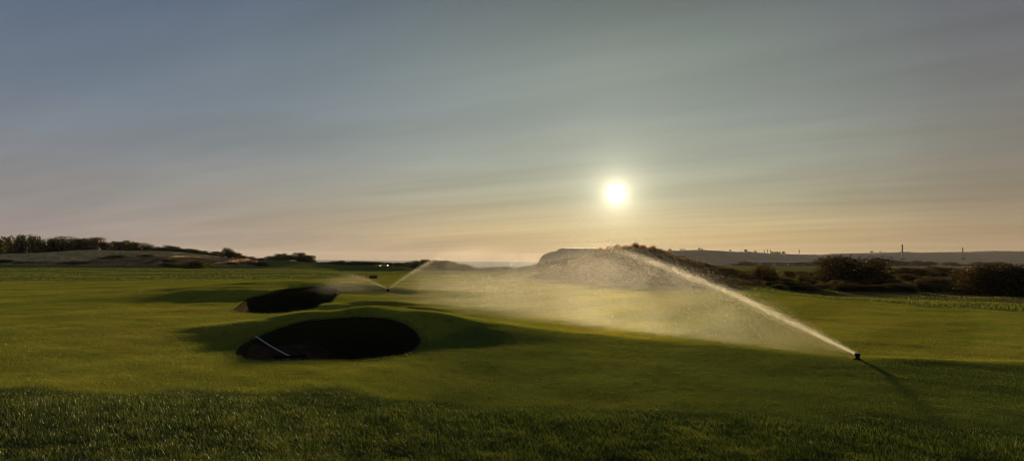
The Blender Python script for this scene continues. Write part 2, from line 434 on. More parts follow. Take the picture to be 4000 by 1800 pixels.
# picture row the spot falls in (used only to lay out where the greenkeeper's cut ends on the land)
NEAR_EDGE = [P(-600, 9.3), P(0, 8.8), P(700, 9.0), P(1300, 9.2), P(2600, 9.1), P(3300, 8.7), P(4000, 7.9), P(4700, 7.4)]
FAR_EDGE = [P(-900, 52), P(0, 48), P(500, 50), P(900, 52), P(1300, 66), P(1500, 75), P(1800, 110), P(2050, 90), P(2200, 66), P(2600, 50), P(3028, 38.6), P(3500, 30.5), P(4000, 25.6), P(4800, 20)]
def line_y(line, x, y):
    """value >0 beyond the line, measured along the view depth"""
    a = np.arctan2(x, np.maximum(y, .01)); la = 0
    return np.hypot(x, y) - smooth_line(line, a)
def zones(x, y, d, pxl):
    ne = -(line_y(NEAR_EDGE, x, y) + vn(x, y, 1.4, 3) * .38)
    fe_ = line_y(FAR_EDGE, x, y) / np.maximum(d, 1) * 40 + vn(x, y, 7, 4) * 2.2
    nearR = ss(-.5, .3, ne)
    farR = ss(-.6, 1.2, fe_)
    dunef = (1 - ss(900, 1030, pxl)) * np.clip(ridge(x, y, R_DUNE) / 1.6, 0, 1) * ss(0, .8, ridge(x, y, R_DUNE) + .45 * vn(x, y, 8, 78))
    scrub = ss(2650, 2800, pxl) * ss(6, 11, fe_) * (1 - ss(200, 260, d)) * (y > 0)
    mound = ss(.25, .7, ridge(x, y, R_MOUND))
    slope_shade = .75 * ss(-.2, .5, crest_side(x, y) + vn(x, y, 1.5, 8) * .25) * ss(1300, 1900, pxl)  # grazing shade of the camera-side slope, painted into the turf colour
    return np.clip(np.maximum(nearR, slope_shade), 0, 1), np.clip(farR + ss(700, 900, d), 0, 1), np.clip(dunef * (.88 + .4 * vn(x, y, 9, 77)), 0, 1), np.clip(np.maximum(np.maximum(scrub, mound), ss(950, 1000, d)), 0, 1)
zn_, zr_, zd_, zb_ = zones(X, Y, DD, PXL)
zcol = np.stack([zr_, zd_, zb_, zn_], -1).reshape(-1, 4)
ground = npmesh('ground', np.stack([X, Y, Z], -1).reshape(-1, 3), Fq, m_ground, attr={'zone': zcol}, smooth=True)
tag(ground, kind='structure')

# ------------------------------------------------------------------ sea
m_sea, n = newmat('sea_water')
b = n.add('ShaderNodeBsdfGlossy'); b.inputs['Roughness'].default_value = .14; b.inputs[0].default_value = (.9, .95, 1, 1)
deep = n.add('ShaderNodeBsdfDiffuse'); deep.inputs[0].default_value = (.09, .13, .16, 1)
mx = n.add('ShaderNodeMixShader'); mx.inputs[0].default_value = .42                      # wave faces tilt: only part of the low sky is mirrored
n.l.new(deep.outputs[0], mx.inputs[1]); n.l.new(b.outputs[0], mx.inputs[2]); n.l.new(mx.outputs[0], n.out.inputs[0])
pp = n.add('ShaderNodeNewGeometry').outputs['Position']
mp = n.add('ShaderNodeMapping'); n.put(mp.inputs[0], pp); mp.inputs['Scale'].default_value = (.25, 1, 1)
bmp = n.add('ShaderNodeBump'); bmp.inputs['Strength'].default_value = .3; bmp.inputs['Distance'].default_value = 1.0
n.put(bmp.inputs['Height'], n.noise(mp.outputs[0], .12, 5, .6)); n.l.new(bmp.outputs[0], b.inputs['Normal'])
SEA_Z = -26.5
sv = np.array([(-14000, -2000, SEA_Z), (14000, -2000, SEA_Z), (14000, 15000, SEA_Z), (-14000, 15000, SEA_Z)])
tag(npmesh('sea', sv, np.array([[0, 1, 2, 3]]), m_sea), kind='structure')
# surf running up the beach below the headland
m_foam = plain('foam', (.7, .7, .68), .7)
bm = bmesh.new()
foam_rows = [(1955, 1500), (2000, 1430), (2040, 1400), (2075, 1440), (2100, 1550), (2112, 1800)]
prev = None
for k in range(60):
    u = k / 59 * (len(foam_rows) - 1); i = min(int(u), len(foam_rows) - 2); f = u - i
    pxk = foam_rows[i][0] * (1 - f) + foam_rows[i + 1][0] * f; dk = foam_rows[i][1] * (1 - f) + foam_rows[i + 1][1] * f
    wdt = 14 + 26 * abs(math.sin(k * .9)) * (0.4 + .6 * math.sin(k / 59 * math.pi))
    a_, b_ = P(pxk, dk), P(pxk, dk + wdt)
    cur = [bm.verts.new((*a_, SEA_Z + .05)), bm.verts.new((*a_, SEA_Z + .6)), bm.verts.new((*b_, SEA_Z + .6)), bm.verts.new((*b_, SEA_Z + .05))]
    if prev:
        for q in range(3): bm.faces.new((prev[q], cur[q], cur[q + 1], prev[q + 1]))
    prev = cur
tag(bmobj('surf', bm, m_foam), kind='structure')

# ------------------------------------------------------------------ headland and hills
SKY_PTS = [(2093, 1041), (2099, 1030), (2104, 1023), (2109, 1012), (2118, 999), (2134, 990), (2149, 984), (2171, 981.5), (2186, 971), (2202, 967.5), (2280, 966.5), (2326, 968), (2420, 970), (2528, 974), (2590, 975), (2652, 976), (2731, 973), (2800, 976.5), (2852, 980), (2917, 981), (2958, 985), (3026, 989), (3119, 991), (3197, 991), (3243, 988), (3399, 985), (3517, 981.5), (3572, 984), (3700, 982), (3762, 981), (3870, 978), (4000, 979), (4300, 972), (4900, 965)]
m_hill, n = newmat('hill_pasture')
b = n.add('ShaderNodeBsdfPrincipled'); n.l.new(b.outputs[0], n.out.inputs[0]); b.inputs['Roughness'].default_value = .9
pp = n.add('ShaderNodeNewGeometry').outputs['Position']
fld = n.add('ShaderNodeTexVoronoi'); fld.inputs['Scale'].default_value = .0045; n.put(fld.inputs['Vector'], pp)
fs = n.add('ShaderNodeSeparateColor'); n.l.new(fld.outputs['Color'], fs.inputs[0])
cA = n.mix(fs.outputs[0], (.045, .055, .02, 1), (.10, .085, .045, 1))
cA = n.mix(n.m('MULTIPLY', n.mapr(n.noise(pp, .02, 4), .45, .7), .7), cA, (.025, .03, .015, 1))
n.put(b.inputs['Base Color'], cA)
pxs = np.concatenate([np.arange(2093, 2220, 2.0), np.arange(2220, 4900, 8.0)])
tops = np.interp(pxs, [q[0] for q in SKY_PTS], [q[1] for q in SKY_PTS])
tops = tops + np.interp(pxs, [2093, 2200, 2300], [.5, .7, .25]) * np.random.default_rng(5).normal(0, .8, len(pxs))
Dc = np.interp(pxs, [2093, 2800, 3200, 4900], [3600, 3700, 4300, 4600])
prof = [(-.26, 0.0), (-.20, .10), (-.15, .28), (-.10, .50), (-.06, .72), (-.03, .90), (0, 1.0), (.03, .985), (.10, .9), (.2, .5), (.3, 0)]
V = []
for pxk, tp, dc in zip(pxs, tops, Dc):
    v = ray(pxk, tp); ztop = CAM_H + v.z / v.y * dc
    cliff = float(ss(2230, 2093, pxk))
    for a_, hh_ in prof:
        a2 = a_ * (1 - .88 * cliff) 
        x_, y_ = P(pxk, dc * (1 + a2))
        zb = -30
        wob = 0 if a_ == 0 else 6 * math.sin(pxk * .021 + a_ * 30) * (1 - cliff) * (hh_ * (1 - hh_)) * 4
        if cliff > .5 and 0 < hh_ < 1: wob += 3 * math.sin(pxk * .9 + a_ * 50)
        V.append((x_, y_, zb + (ztop - zb) * hh_ + wob))
V = np.array(V); npf = len(prof)
idx = np.arange(len(V)).reshape(-1, npf)
Fq = np.stack([idx[:-1, :-1], idx[1:, :-1], idx[1:, 1:], idx[:-1, 1:]], -1).reshape(-1, 4)
tag(npmesh('hills', V, Fq, m_hill, smooth=True), kind='structure')
def hill_pt(px):
    tp = np.interp(px, [q[0] for q in SKY_PTS], [q[1] for q in SKY_PTS]); dc = float(np.interp(px, [2093, 2800, 3200, 4900], [3600, 3700, 4300, 4600]))
    v = ray(px, tp); x_, y_ = P(px, dc); return Vector((x_, y_, CAM_H + v.z / v.y * dc)), dc
# ------------------------------------------------------------------ bunkers
m_sand = plain('shade_dark_sand', (.036, .026, .018), .95, var=.35, scale=3)  # sand coloured near black so that it carries the bunker's shade
m_face, n = newmat('revetted_turf')
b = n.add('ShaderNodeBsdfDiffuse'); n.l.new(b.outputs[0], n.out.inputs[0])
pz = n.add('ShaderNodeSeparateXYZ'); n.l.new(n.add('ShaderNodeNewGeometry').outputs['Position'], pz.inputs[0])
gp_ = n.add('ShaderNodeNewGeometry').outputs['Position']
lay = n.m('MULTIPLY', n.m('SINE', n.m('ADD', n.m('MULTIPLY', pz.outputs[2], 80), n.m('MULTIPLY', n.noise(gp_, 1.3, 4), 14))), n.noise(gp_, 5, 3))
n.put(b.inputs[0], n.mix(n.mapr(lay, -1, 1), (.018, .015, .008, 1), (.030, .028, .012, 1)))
def bunker(rim, label, zc, left_x=None, left_z=0, farw=.14):
    cx, cy = rim.mean(0)
    root = empty('bunker', (cx, cy, zc)); tag(root, label, 'bunker', 'bunkers in the fairway')
    zrim = H(rim[:, 0], rim[:, 1]) + .004
    Rr = np.hypot(rim[:, 0] - cx, rim[:, 1] - cy)
    farness = ss(-.2, .5, (rim[:, 1] - cy) / (rim[:, 1].max() - cy))
    w = .75 * (1 - farness) + farw * farness
    w = w * 1.0
    def surf(t_):
        x = cx + (rim[:, 0] - cx) * t_; y = cy + (rim[:, 1] - cy) * t_
        tgt = np.full(len(x), zc)
        if left_x is not None: tgt = zc + (left_z - zc) * ss(left_x[0], left_x[1], x)
        tgt = tgt + .03 * np.sin(x * 3 + y * 2)
        f = ss(0, 1, (1 - t_) * Rr / w)
        return np.stack([x - cx, y - cy, zrim + (tgt - zrim) * f - zc], -1)
    ts = [1.012, 1, .99, .975, .955, .93, .90]; 
    V = np.concatenate([surf(t_) if t_ <= 1 else surf(1) * np.array([1.012, 1.012, 1]) - np.array([0, 0, .03]) for t_ in ts])
    n_ = len(rim); idx = np.arange(len(V)).reshape(len(ts), n_); nx_ = np.roll(idx, -1, 1)
    npmesh('turf_face', V, np.stack([idx[:-1], nx_[:-1], nx_[1:], idx[1:]], -1).reshape(-1, 4), m_face, root, smooth=True)
    ts = [.90, .85, .8, .7, .6, .5, .4, .3, .2, .1, .01]
    V = np.concatenate([surf(t_) for t_ in ts]); idx = np.arange(len(V)).reshape(len(ts), n_); nx_ = np.roll(idx, -1, 1)
    V[:n_] = surf(.90)
    npmesh('sand', V, np.stack([idx[:-1], nx_[:-1], nx_[1:], idx[1:]], -1).reshape(-1, 4), m_sand, root, smooth=True)
    return root
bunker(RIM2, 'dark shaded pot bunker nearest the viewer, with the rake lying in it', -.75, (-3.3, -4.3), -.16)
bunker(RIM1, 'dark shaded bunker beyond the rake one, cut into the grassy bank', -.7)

# ------------------------------------------------------------------ rake
m_alu = plain('rake_handle', (.26, .27, .29), .5, .1, .15)
m_dark = plain('dark_plastic', (.012, .012, .014), .9, 0, .2)
A_ = G(1000, 1318) + Vector((0, 0, .035))
vB = ray(1134, 1391); B_ = Vector((vB.x / vB.y * 12.95, 12.95, CAM_H + vB.z / vB.y * 12.95))
rk = empty('bunker_rake', B_); tag(rk, 'pale handled rake lying slanted over the left side of the near bunker', 'rake')
bm = bmesh.new(); dv = A_ - B_
add_tube(bm, [dv * (k / 12) + Vector((0, 0, -.02 * math.sin(k / 12 * math.pi))) for k in range(13)], .0125, 10); bmobj('handle', bm, m_alu, rk, True)
bm = bmesh.new(); sd = dv.cross(Vector((0, 0, 1))).normalized()
add_tube(bm, [sd * (-.27), sd * 0 + dv * -.01, sd * .27], .018, 8); bmobj('head', bm, m_dark, rk, True)
bm = bmesh.new()
for k in range(15):
    q = sd * (-.26 + k * .52 / 14); add_tube(bm, [q, q + Vector((0, 0, -.07)) - dv.normalized() * .01], [.007, .003], 6)
bmobj('tines', bm, m_dark, rk)

# ------------------------------------------------------------------ sprinklers
def sprinkler(px, py, az_dir, label, sc_=1.0):
    g0 = G(px, py); root = empty('sprinkler_head', (g0.x, g0.y, g0.z - .004), az_dir); tag(root, label, 'sprinkler', 'pop-up sprinklers watering the fairway')
    s = sc_
    bm = bmesh.new(); add_lathe(bm, [(.062 * s, -.03), (.062 * s, .010 * s), (.055 * s, .016 * s), (.034 * s, .018 * s), (.030 * s, .055 * s)]); bmobj('riser', bm, m_dark, root, True)
    bm = bmesh.new(); add_lathe(bm, [(.034 * s, .055 * s), (.042 * s, .060 * s), (.043 * s, .098 * s), (.039 * s, .104 * s), (.015 * s, .106 * s)]); bmobj('turret', bm, m_dark, root, True)
    bm = bmesh.new(); add_lathe(bm, [(.041 * s, .1045 * s), (.041 * s, .108 * s), (.03 * s, .110 * s)]); bmobj('cap', bm, m_capg, root, True)
    M = Matrix.Translation((0, .040 * s, .080 * s)) @ Matrix.Rotation(R(-72), 4, 'X')
    bm = bmesh.new(); add_lathe(bm, [(.012 * s, -.01), (.012 * s, .012 * s), (.008 * s, .016 * s)], 14, M); bmobj('nozzle', bm, m_dark, root, True)
    return g0
m_capg = plain('rubber_cap', (.10, .10, .11), .5)
AL = R(30)
g1 = sprinkler(3350, 1403, AL, 'black pop-up sprinkler head throwing the big fan of water, nearest one')
g2 = sprinkler(1515, 1136, R(35), 'small distant sprinkler head throwing two jets beyond the bunkers', 1.25)

# ------------------------------------------------------------------ spray: droplets as real geometry + fine mist as a volume
m_drop, n = newmat('water_drops')
a = n.add('ShaderNodeBsdfTranslucent'); a.inputs[0].default_value = (.95, .93, .86, 1)
b = n.add('ShaderNodeBsdfDiffuse'); b.inputs[0].default_value = (.9, .9, .86, 1)
gl = n.add('ShaderNodeBsdfGlossy'); gl.inputs['Roughness'].default_value = .15
mx = n.add('ShaderNodeMixShader'); mx.inputs[0].default_value = .12; n.l.new(a.outputs[0], mx.inputs[1]); n.l.new(b.outputs[0], mx.inputs[2])
mx2 = n.add('ShaderNodeMixShader'); mx2.inputs[0].default_value = .12; n.l.new(mx.outputs[0], mx2.inputs[1]); n.l.new(gl.outputs[0], mx2.inputs[2]); n.l.new(mx2.outputs[0], n.out.inputs[0])
def octa(Pn, sz):
    n_ = len(Pn)
    b_ = np.array([(1, 0, 0), (-1, 0, 0), (0, 1, 0), (0, -1, 0), (0, 0, 1), (0, 0, -1)], float)
    V = (Pn[:, None, :] + b_[None] * sz[:, None, None]).reshape(-1, 3)
    f_ = np.array([(0, 2, 4), (2, 1, 4), (1, 3, 4), (3, 0, 4), (2, 0, 5), (1, 2, 5), (3, 1, 5), (0, 3, 5)])
    return V, (f_[None] + (np.arange(n_) * 6)[:, None, None]).reshape(-1, 3)
def mistmat(name, spec):
    """spec: dict of the jet: a,k rise; L reach; core strength etc. Object space: X along the jet, Y across, Z up"""
    m, n = newmat(name)
    o = n.add('ShaderNodeTexCoord').outputs['Object']
    s = n.add('ShaderNodeSeparateXYZ'); n.l.new(o, s.inputs[0]); x, y, zz_ = s.outputs
    xm = n.m('MAXIMUM', x, 0.001)
    J = n.m('SUBTRACT', n.m('MULTIPLY', xm, spec['a']), n.m('MULTIPLY', n.m('MULTIPLY', xm, xm), spec['k']))
    xl = n.m('DIVIDE', xm, spec['L'], clamp=True)
    top = n.m('MULTIPLY', n.curve(xl, spec['top']), spec['H'])
    wt = n.m('ADD', .03, n.m('MULTIPLY', xm, spec['wz']))
    # soft edged curtain below the jet
    below = n.mapr(n.m('DIVIDE', n.m('SUBTRACT', top, zz_), wt), -.6, 1.2, 0, 1, True)
    wy = n.m('ADD', .04, n.m('MULTIPLY', xm, spec['wy']))
    side = n.m('EXPONENT', n.m('MULTIPLY', n.m('POWER', n.m('DIVIDE', n.m('ABSOLUTE', y), wy), 2.0), -1.0))
    nn_ = n.mapr(n.noise(o, spec.get('ns', .9), 4, .6, .8), .32, .68, .4, 1.6)
    nn2 = n.mapr(n.noise(o, 3.2, 2, .6), .3, .7, .7, 1.3)
    mist = n.m('MULTIPLY', n.m('MULTIPLY', n.m('MULTIPLY', below, side), n.curve(xl, spec['mist'])), n.m('MULTIPLY', n.m('MULTIPLY', nn_, nn2), spec['D']))
    wc = n.m('ADD', .02, n.m('MULTIPLY', xm, spec['wc']))
    rr = n.m('ADD', n.m('POWER', n.m('DIVIDE', n.m('SUBTRACT', zz_, J), wc), 2.0), n.m('POWER', n.m('DIVIDE', n.m('ABSOLUTE', y), wc), 2.0))
    nn3 = n.mapr(n.noise(o, 7.0, 3, .7, .5), .38, .62, 0.0, 2.0)
    core = n.m('MULTIPLY', n.m('EXPONENT', n.m('MULTIPLY', rr, -1.0)), n.m('MULTIPLY', n.m('MULTIPLY', n.curve(xl, spec['core']), nn3), spec['DC']))
    dens = n.m('MULTIPLY', n.m('ADD', mist, core), n.m('GREATER_THAN', x, 0.0))
    v = n.add('ShaderNodeVolumePrincipled')
    v.inputs['Color'].default_value = (.97, .96, .93, 1); v.inputs['Anisotropy'].default_value = .6
    n.put(v.inputs['Density'], dens); n.l.new(v.outputs[0], n.out.inputs['Volume'])
    return m
def cv(pts, u): return np.interp(u, [q[0] for q in pts], [q[1] for q in pts])
def spray(base, az_dir, spec, label, ndrop, seed, scale=1.0):
    L, Hm = spec['L'], spec['H']
    # droplets
    r_ = np.random.default_rng(seed)
    n1_ = int(ndrop * .5); n2_ = ndrop - n1_
    s1 = L * (r_.random(n1_) ** 1.15) * spec.get('jetlen', .62)
    j1 = spec['a'] * s1 - spec['k'] * s1 ** 2
    wz_ = .012 + .052 * s1
    z1 = j1 + r_.normal(0, 1, n1_) * wz_ * .5 + np.where(r_.random(n1_) < .3, np.abs(r_.normal(0, 1, n1_)) * wz_ * 1.3, 0) - np.abs(r_.normal(0, 1, n1_)) * wz_ * .3; y1 = r_.normal(0, 1, n1_) * (.01 + .03 * s1)
    s2 = L * .72 * r_.random(n2_); tp = cv(spec['top'], s2 / L) * Hm
    z2 = tp * r_.random(n2_) ** .7 * 1.05; y2 = r_.normal(0, .7, n2_) * (.05 + spec['wy'] * s2)
    S = np.concatenate([s1, s2]); Zs = np.concatenate([z1, z2]); Ys = np.concatenate([y1, y2])
    sz = np.clip(r_.lognormal(math.log(.0026), .45, len(S)), .0012, .0095) * scale * (0.55 + .45 * np.clip(S / 4, 0, 1))
    big = r_.random(len(S)) < .03; sz = np.where(big, sz * 1.8, sz)
    V, Fc = octa(np.stack([S, Ys, Zs], -1), sz)
    d_ = npmesh('water_droplets', V, Fc, m_drop, loc=base); d_.rotation_euler = (0, 0, math.pi / 2 + az_dir)
    tag(d_, label, 'water spray', kind='stuff')
    # mist domain: a wedge following the spray
    bm = bmesh.new(); rows = []
    for k in range(15):
        u = k / 14; s_ = L * u; hw = .15 + spec['wy'] * s_ * 2.2; tz = cv(spec['top'], u) * Hm + .12 + spec['wz'] * s_ * 1.0
        tz = max(tz, .15, (spec['a'] * s_ - spec['k'] * s_ * s_ + .1 + 2 * spec['wc'] * s_) if u < .75 else 0)
        rows.append([bm.verts.new((s_, -hw, -.35)), bm.verts.new((s_, hw, -.35)), bm.verts.new((s_, hw, tz)), bm.verts.new((s_, -hw, tz))])
    for a_, b_ in zip(rows, rows[1:]):
        for k in range(4): bm.faces.new((a_[k], b_[k], b_[(k + 1) % 4], a_[(k + 1) % 4]))
    bm.faces.new(rows[0]); bm.faces.new(rows[-1][::-1])
    bmesh.ops.recalc_face_normals(bm, faces=bm.faces[:])
    o = bmobj('mist', bm, mistmat('mist', spec), d_)
    return d_
S1 = dict(a=.355, k=.0125, L=20.0, H=2.0, wz=.055, wy=.085, wc=.010, D=.029, DC=.95, ns=1.1, jetlen=.40,
          top=[(0, 0.02), (.05, .17), (.1, .335), (.2, .61), (.3, .81), (.4, .90), (.5, .80), (.6, .62), (.75, .42), (.9, .25), (1, .15)],
          mist=[(0, 1), (.05, 1), (.15, .95), (.33, .9), (.43, .6), (.53, .36), (.72, .22), (.9, .10), (1, 0)],
          core=[(0, 1), (.1, .85), (.2, .5), (.28, .22), (.34, .08), (.42, 0), (1, 0)])
noz = Vector((g1.x - .05 * math.sin(AL), g1.y + .05 * math.cos(AL), g1.z + .085))
spray(noz, AL, S1, 'big backlit fan of water drops thrown left by the near sprinkler', 60000, 11)
S2 = dict(a=.55, k=.030, L=12.0, H=2.3, wz=.06, wy=.10, wc=.028, D=.024, DC=.36, ns=.8, jetlen=.30,
          top=[(0, .02), (.1, .28), (.2, .52), (.35, .80), (.5, .95), (.65, .95), (.8, .75), (.92, .4), (1, .2)],
          mist=[(0, 1), (.1, .9), (.3, .7), (.5, .35), (.8, .12), (1, 0)], core=[(0, 1), (.12, .8), (.22, .35), (.30, .08), (.36, 0), (1, 0)])
S3 = dict(a=.44, k=.060, L=4.2, H=.72, wz=.09, wy=.16, wc=.018, D=.018, DC=.38, ns=.9, jetlen=.5,
          top=[(0, .02), (.1, .28), (.25, .62), (.45, .92), (.6, .9), (.75, .7), (.9, .35), (1, .15)],
          mist=[(0, 1), (.1, .9), (.5, .8), (.8, .5), (1, 0)], core=[(0, 1), (.15, .8), (.35, .4), (.55, .15), (.7, 0), (1, 0)])
nb = Vector((g2.x, g2.y, g2.z + .1))
spray(nb, R(-40), S2, 'tall thin jet of water rising to the right of the distant sprinkler', 5000, 12, 1.0)
spray(nb, R(140), S3, 'low jet of water falling to the left of the distant sprinkler', 3000, 13, 1.0)

# ------------------------------------------------------------------ grass
def blades(name, x, y, h, w, mat, lean=.5, seed=1, kindlabel=None, wind=(-.1, 0), curve=False, rn=None):
    r_ = np.random.default_rng(seed); n_ = len(x)
    z_ = H(x, y) - .004
    a = r_.uniform(0, math.pi, n_); tx, ty = np.cos(a) * w / 2, np.sin(a) * w / 2
    la = r_.uniform(0, 2 * math.pi, n_); lr = h * lean * r_.random(n_)
    base = np.stack([x, y, z_], -1)
    off = np.stack([tx, ty, 0 * tx], -1)
    tip = base + np.stack([np.cos(la) * lr + wind[0] * h, np.sin(la) * lr + wind[1] * h, h], -1)
    if rn is None: rn = r_.random(n_)
    if curve:
        mid = base * .45 + tip * .55 + np.array([0, 0, 1]) * (h * .10)[:, None]
        V = np.stack([base - off, base + off, mid + off * .8, mid - off * .8, tip + off * .05, tip - off * .05], 1).reshape(-1, 3)
        q = np.arange(n_)[:, None] * 6
        Fc = np.concatenate([q + np.array([[0, 1, 2, 3]]), q + np.array([[3, 2, 4, 5]])])
        rnd = np.repeat(rn, 6)
    else:
        V = np.stack([base - off, base + off, tip], 1).reshape(-1, 3)
        Fc = np.arange(n_ * 3).reshape(-1, 3); rnd = np.repeat(rn, 3)
    o = npmesh(name, V, Fc, mat, attr={'rnd': rnd})
    tag(o, kindlabel, 'grass', kind='stuff'); return o
def wedge(n_, d0, d1, seed, a0=-37, a1=37, power=2):
    """spots on the land, thinning with distance"""
    r_ = np.random.default_rng(seed); u = r_.random(n_)
    d = 1 / (1 / d0 + (1 / d1 - 1 / d0) * u) if power == 2 else d0 * (d1 / d0) ** u
    a = np.radians(r_.uniform(a0, a1, n_)); return d * np.sin(a), d * np.cos(a), d, r_
def clear_of_bunkers(x, y):
    m = np.ones(len(x), bool)
    for poly in (RIM1, RIM2):
        bx = (x > poly[:, 0].min()) & (x < poly[:, 0].max()) & (y > poly[:, 1].min()) & (y < poly[:, 1].max())
        ii = np.where(bx)[0]; m[ii[inside(poly, x[ii], y[ii])]] = False
    return m
x, y, d, r_ = wedge(330000, 4.8, 11, 21, -40, 40)
k = line_y(NEAR_EDGE, x, y) + vn(x, y, 1.4, 3) * .38 < 0; x, y, d = x[k], y[k], d[k]
cl = vn(x, y, .35, 31) * .5 + vn(x, y, 1.1, 32) * .5
edge = -(line_y(NEAR_EDGE, x, y) + vn(x, y, 1.4, 3) * .38)
hgt_ = np.clip(.045 + .022 * cl, .016, .085) * r_.uniform(.6, 1.35, len(x)) * (.35 + .65 * ss(0, 1.0, edge))
rn = np.clip(.42 + .35 * vn(x, y, .8, 33) + r_.normal(0, .25, len(x)), 0, 1)
blades('rough_grass', x, y, hgt_, r_.uniform(.003, .006, len(x)), m_blade_dk, .9, 22, 'long dark uncut grass across the bottom foreground', (-.25, .1), True, rn)
x, y, d, r_ = wedge(520000, 7.0, 62, 23, -38, 38)
far = line_y(FAR_EDGE, x, y)
k = (line_y(NEAR_EDGE, x, y) + vn(x, y, 1.4, 3) * .38 > 0) & (far < 0) & clear_of_bunkers(x, y); x, y, d = x[k], y[k], d[k]
cl = vn(x, y, .5, 34) * .5 + vn(x, y, 2.2, 35) * .5
grow = np.clip(d / 11, .9, 5)
hgt_ = np.clip(.013 + .006 * cl, .005, .03) * np.clip(grow, 1, 2.6) * r_.uniform(.5, 1.5, len(x)) * np.clip(1.5 - .05 * (d - 8), .75, 1.6)
rn = np.clip(.45 + .3 * vn(x, y, 1.5, 36) + .2 * vn(x, y, 6, 37) + r_.normal(0, .2, len(x)), 0, 1)
rn = rn * (1 - .75 * ss(-.2, .5, crest_side(x, y) + vn(x, y, 1.5, 8) * .25) * ss(1300, 1900, 2000 + F_PX * x / y))  # blades on that slope coloured darker as well, as painted shade
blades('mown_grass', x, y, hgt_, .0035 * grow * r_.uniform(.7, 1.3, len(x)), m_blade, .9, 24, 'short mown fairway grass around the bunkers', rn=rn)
# turf hanging over the bunker rims
fx, fy = [], []
r_ = np.random.default_rng(71)
for poly in (RIM1, RIM2):
    i0 = r_.integers(0, len(poly), 3000); f = r_.random(3000)[:, None]; q = poly[i0] * (1 - f) + poly[(i0 + 1) % len(poly)] * f
    cen = poly.mean(0); q = q + (q - cen) / np.linalg.norm(q - cen, axis=1)[:, None] * r_.uniform(-.03, .16, 3000)[:, None]
    fx.append(q[:, 0]); fy.append(q[:, 1])
fx, fy = np.concatenate(fx), np.concatenate(fy)
blades('rim_grass', fx, fy, r_.uniform(.012, .045, len(fx)), r_.uniform(.005, .012, len(fx)), m_blade_dk, 1.2, 72, 'ragged turf fringe along the bunker rims')
# tufty rough beyond the mown edge
x, y, d, r_ = wedge(260000, 22, 215, 25, -38, 38)
k = (line_y(FAR_EDGE, x, y) / d * 40 + vn(x, y, 7, 4) * 2.2 > 0); x, y, d = x[k], y[k], d[k]
cl = vn(x, y, 3.0, 38) * .5 + vn(x, y, 11, 39) * .6
k = (cl + r_.normal(0, .35, len(x)) > -.1) & (ridge(x, y, R_TEE) < .1); x, y, d, cl = x[k], y[k], d[k], cl[k]
hgt_ = np.clip(.08 + .10 * cl, .04, .28) * r_.uniform(.6, 1.3, len(x))
rn = np.clip(.45 + .3 * vn(x, y, 8, 40) + r_.normal(0, .2, len(x)), 0, 1)
blades('tufted_grass', x, y, hgt_, np.clip(d * .0009, .015, .16) * r_.uniform(.7, 1.3, len(x)), m_tuft, .5, 26, 'tufty uncut grass between fairway and dunes', rn=rn)
# dry marram on the dunes
r_ = np.random.default_rng(27); n_ = 150000
a = np.radians(r_.uniform(-38, -14.5, n_)); d = r_.uniform(192, 240, n_); x, y = d * np.sin(a), d * np.cos(a)
hr = ridge(x, y, R_DUNE); k = (hr > .35) & (2000 + F_PX * x / y < 1010) & (r_.random(n_) < np.clip(hr / 1.5, .2, 1)); x, y, d = x[k], y[k], d[k]
cl = vn(x, y, 7, 41); hgt_ = np.clip(.6 + .35 * cl, .25, 1.1) * r_.uniform(.5, 1.3, len(x))
rn = np.clip(.55 + .5 * vn(x, y, 12, 42) + .7 * vn(x, y, 3.5, 43) + r_.normal(0, .2, len(x)), 0, 1)
blades('dune_grass', x, y, hgt_, r_.uniform(.07, .17, len(x)), m_dry, .5, 28, 'tall dry brown grass on the dune at left', rn=rn)

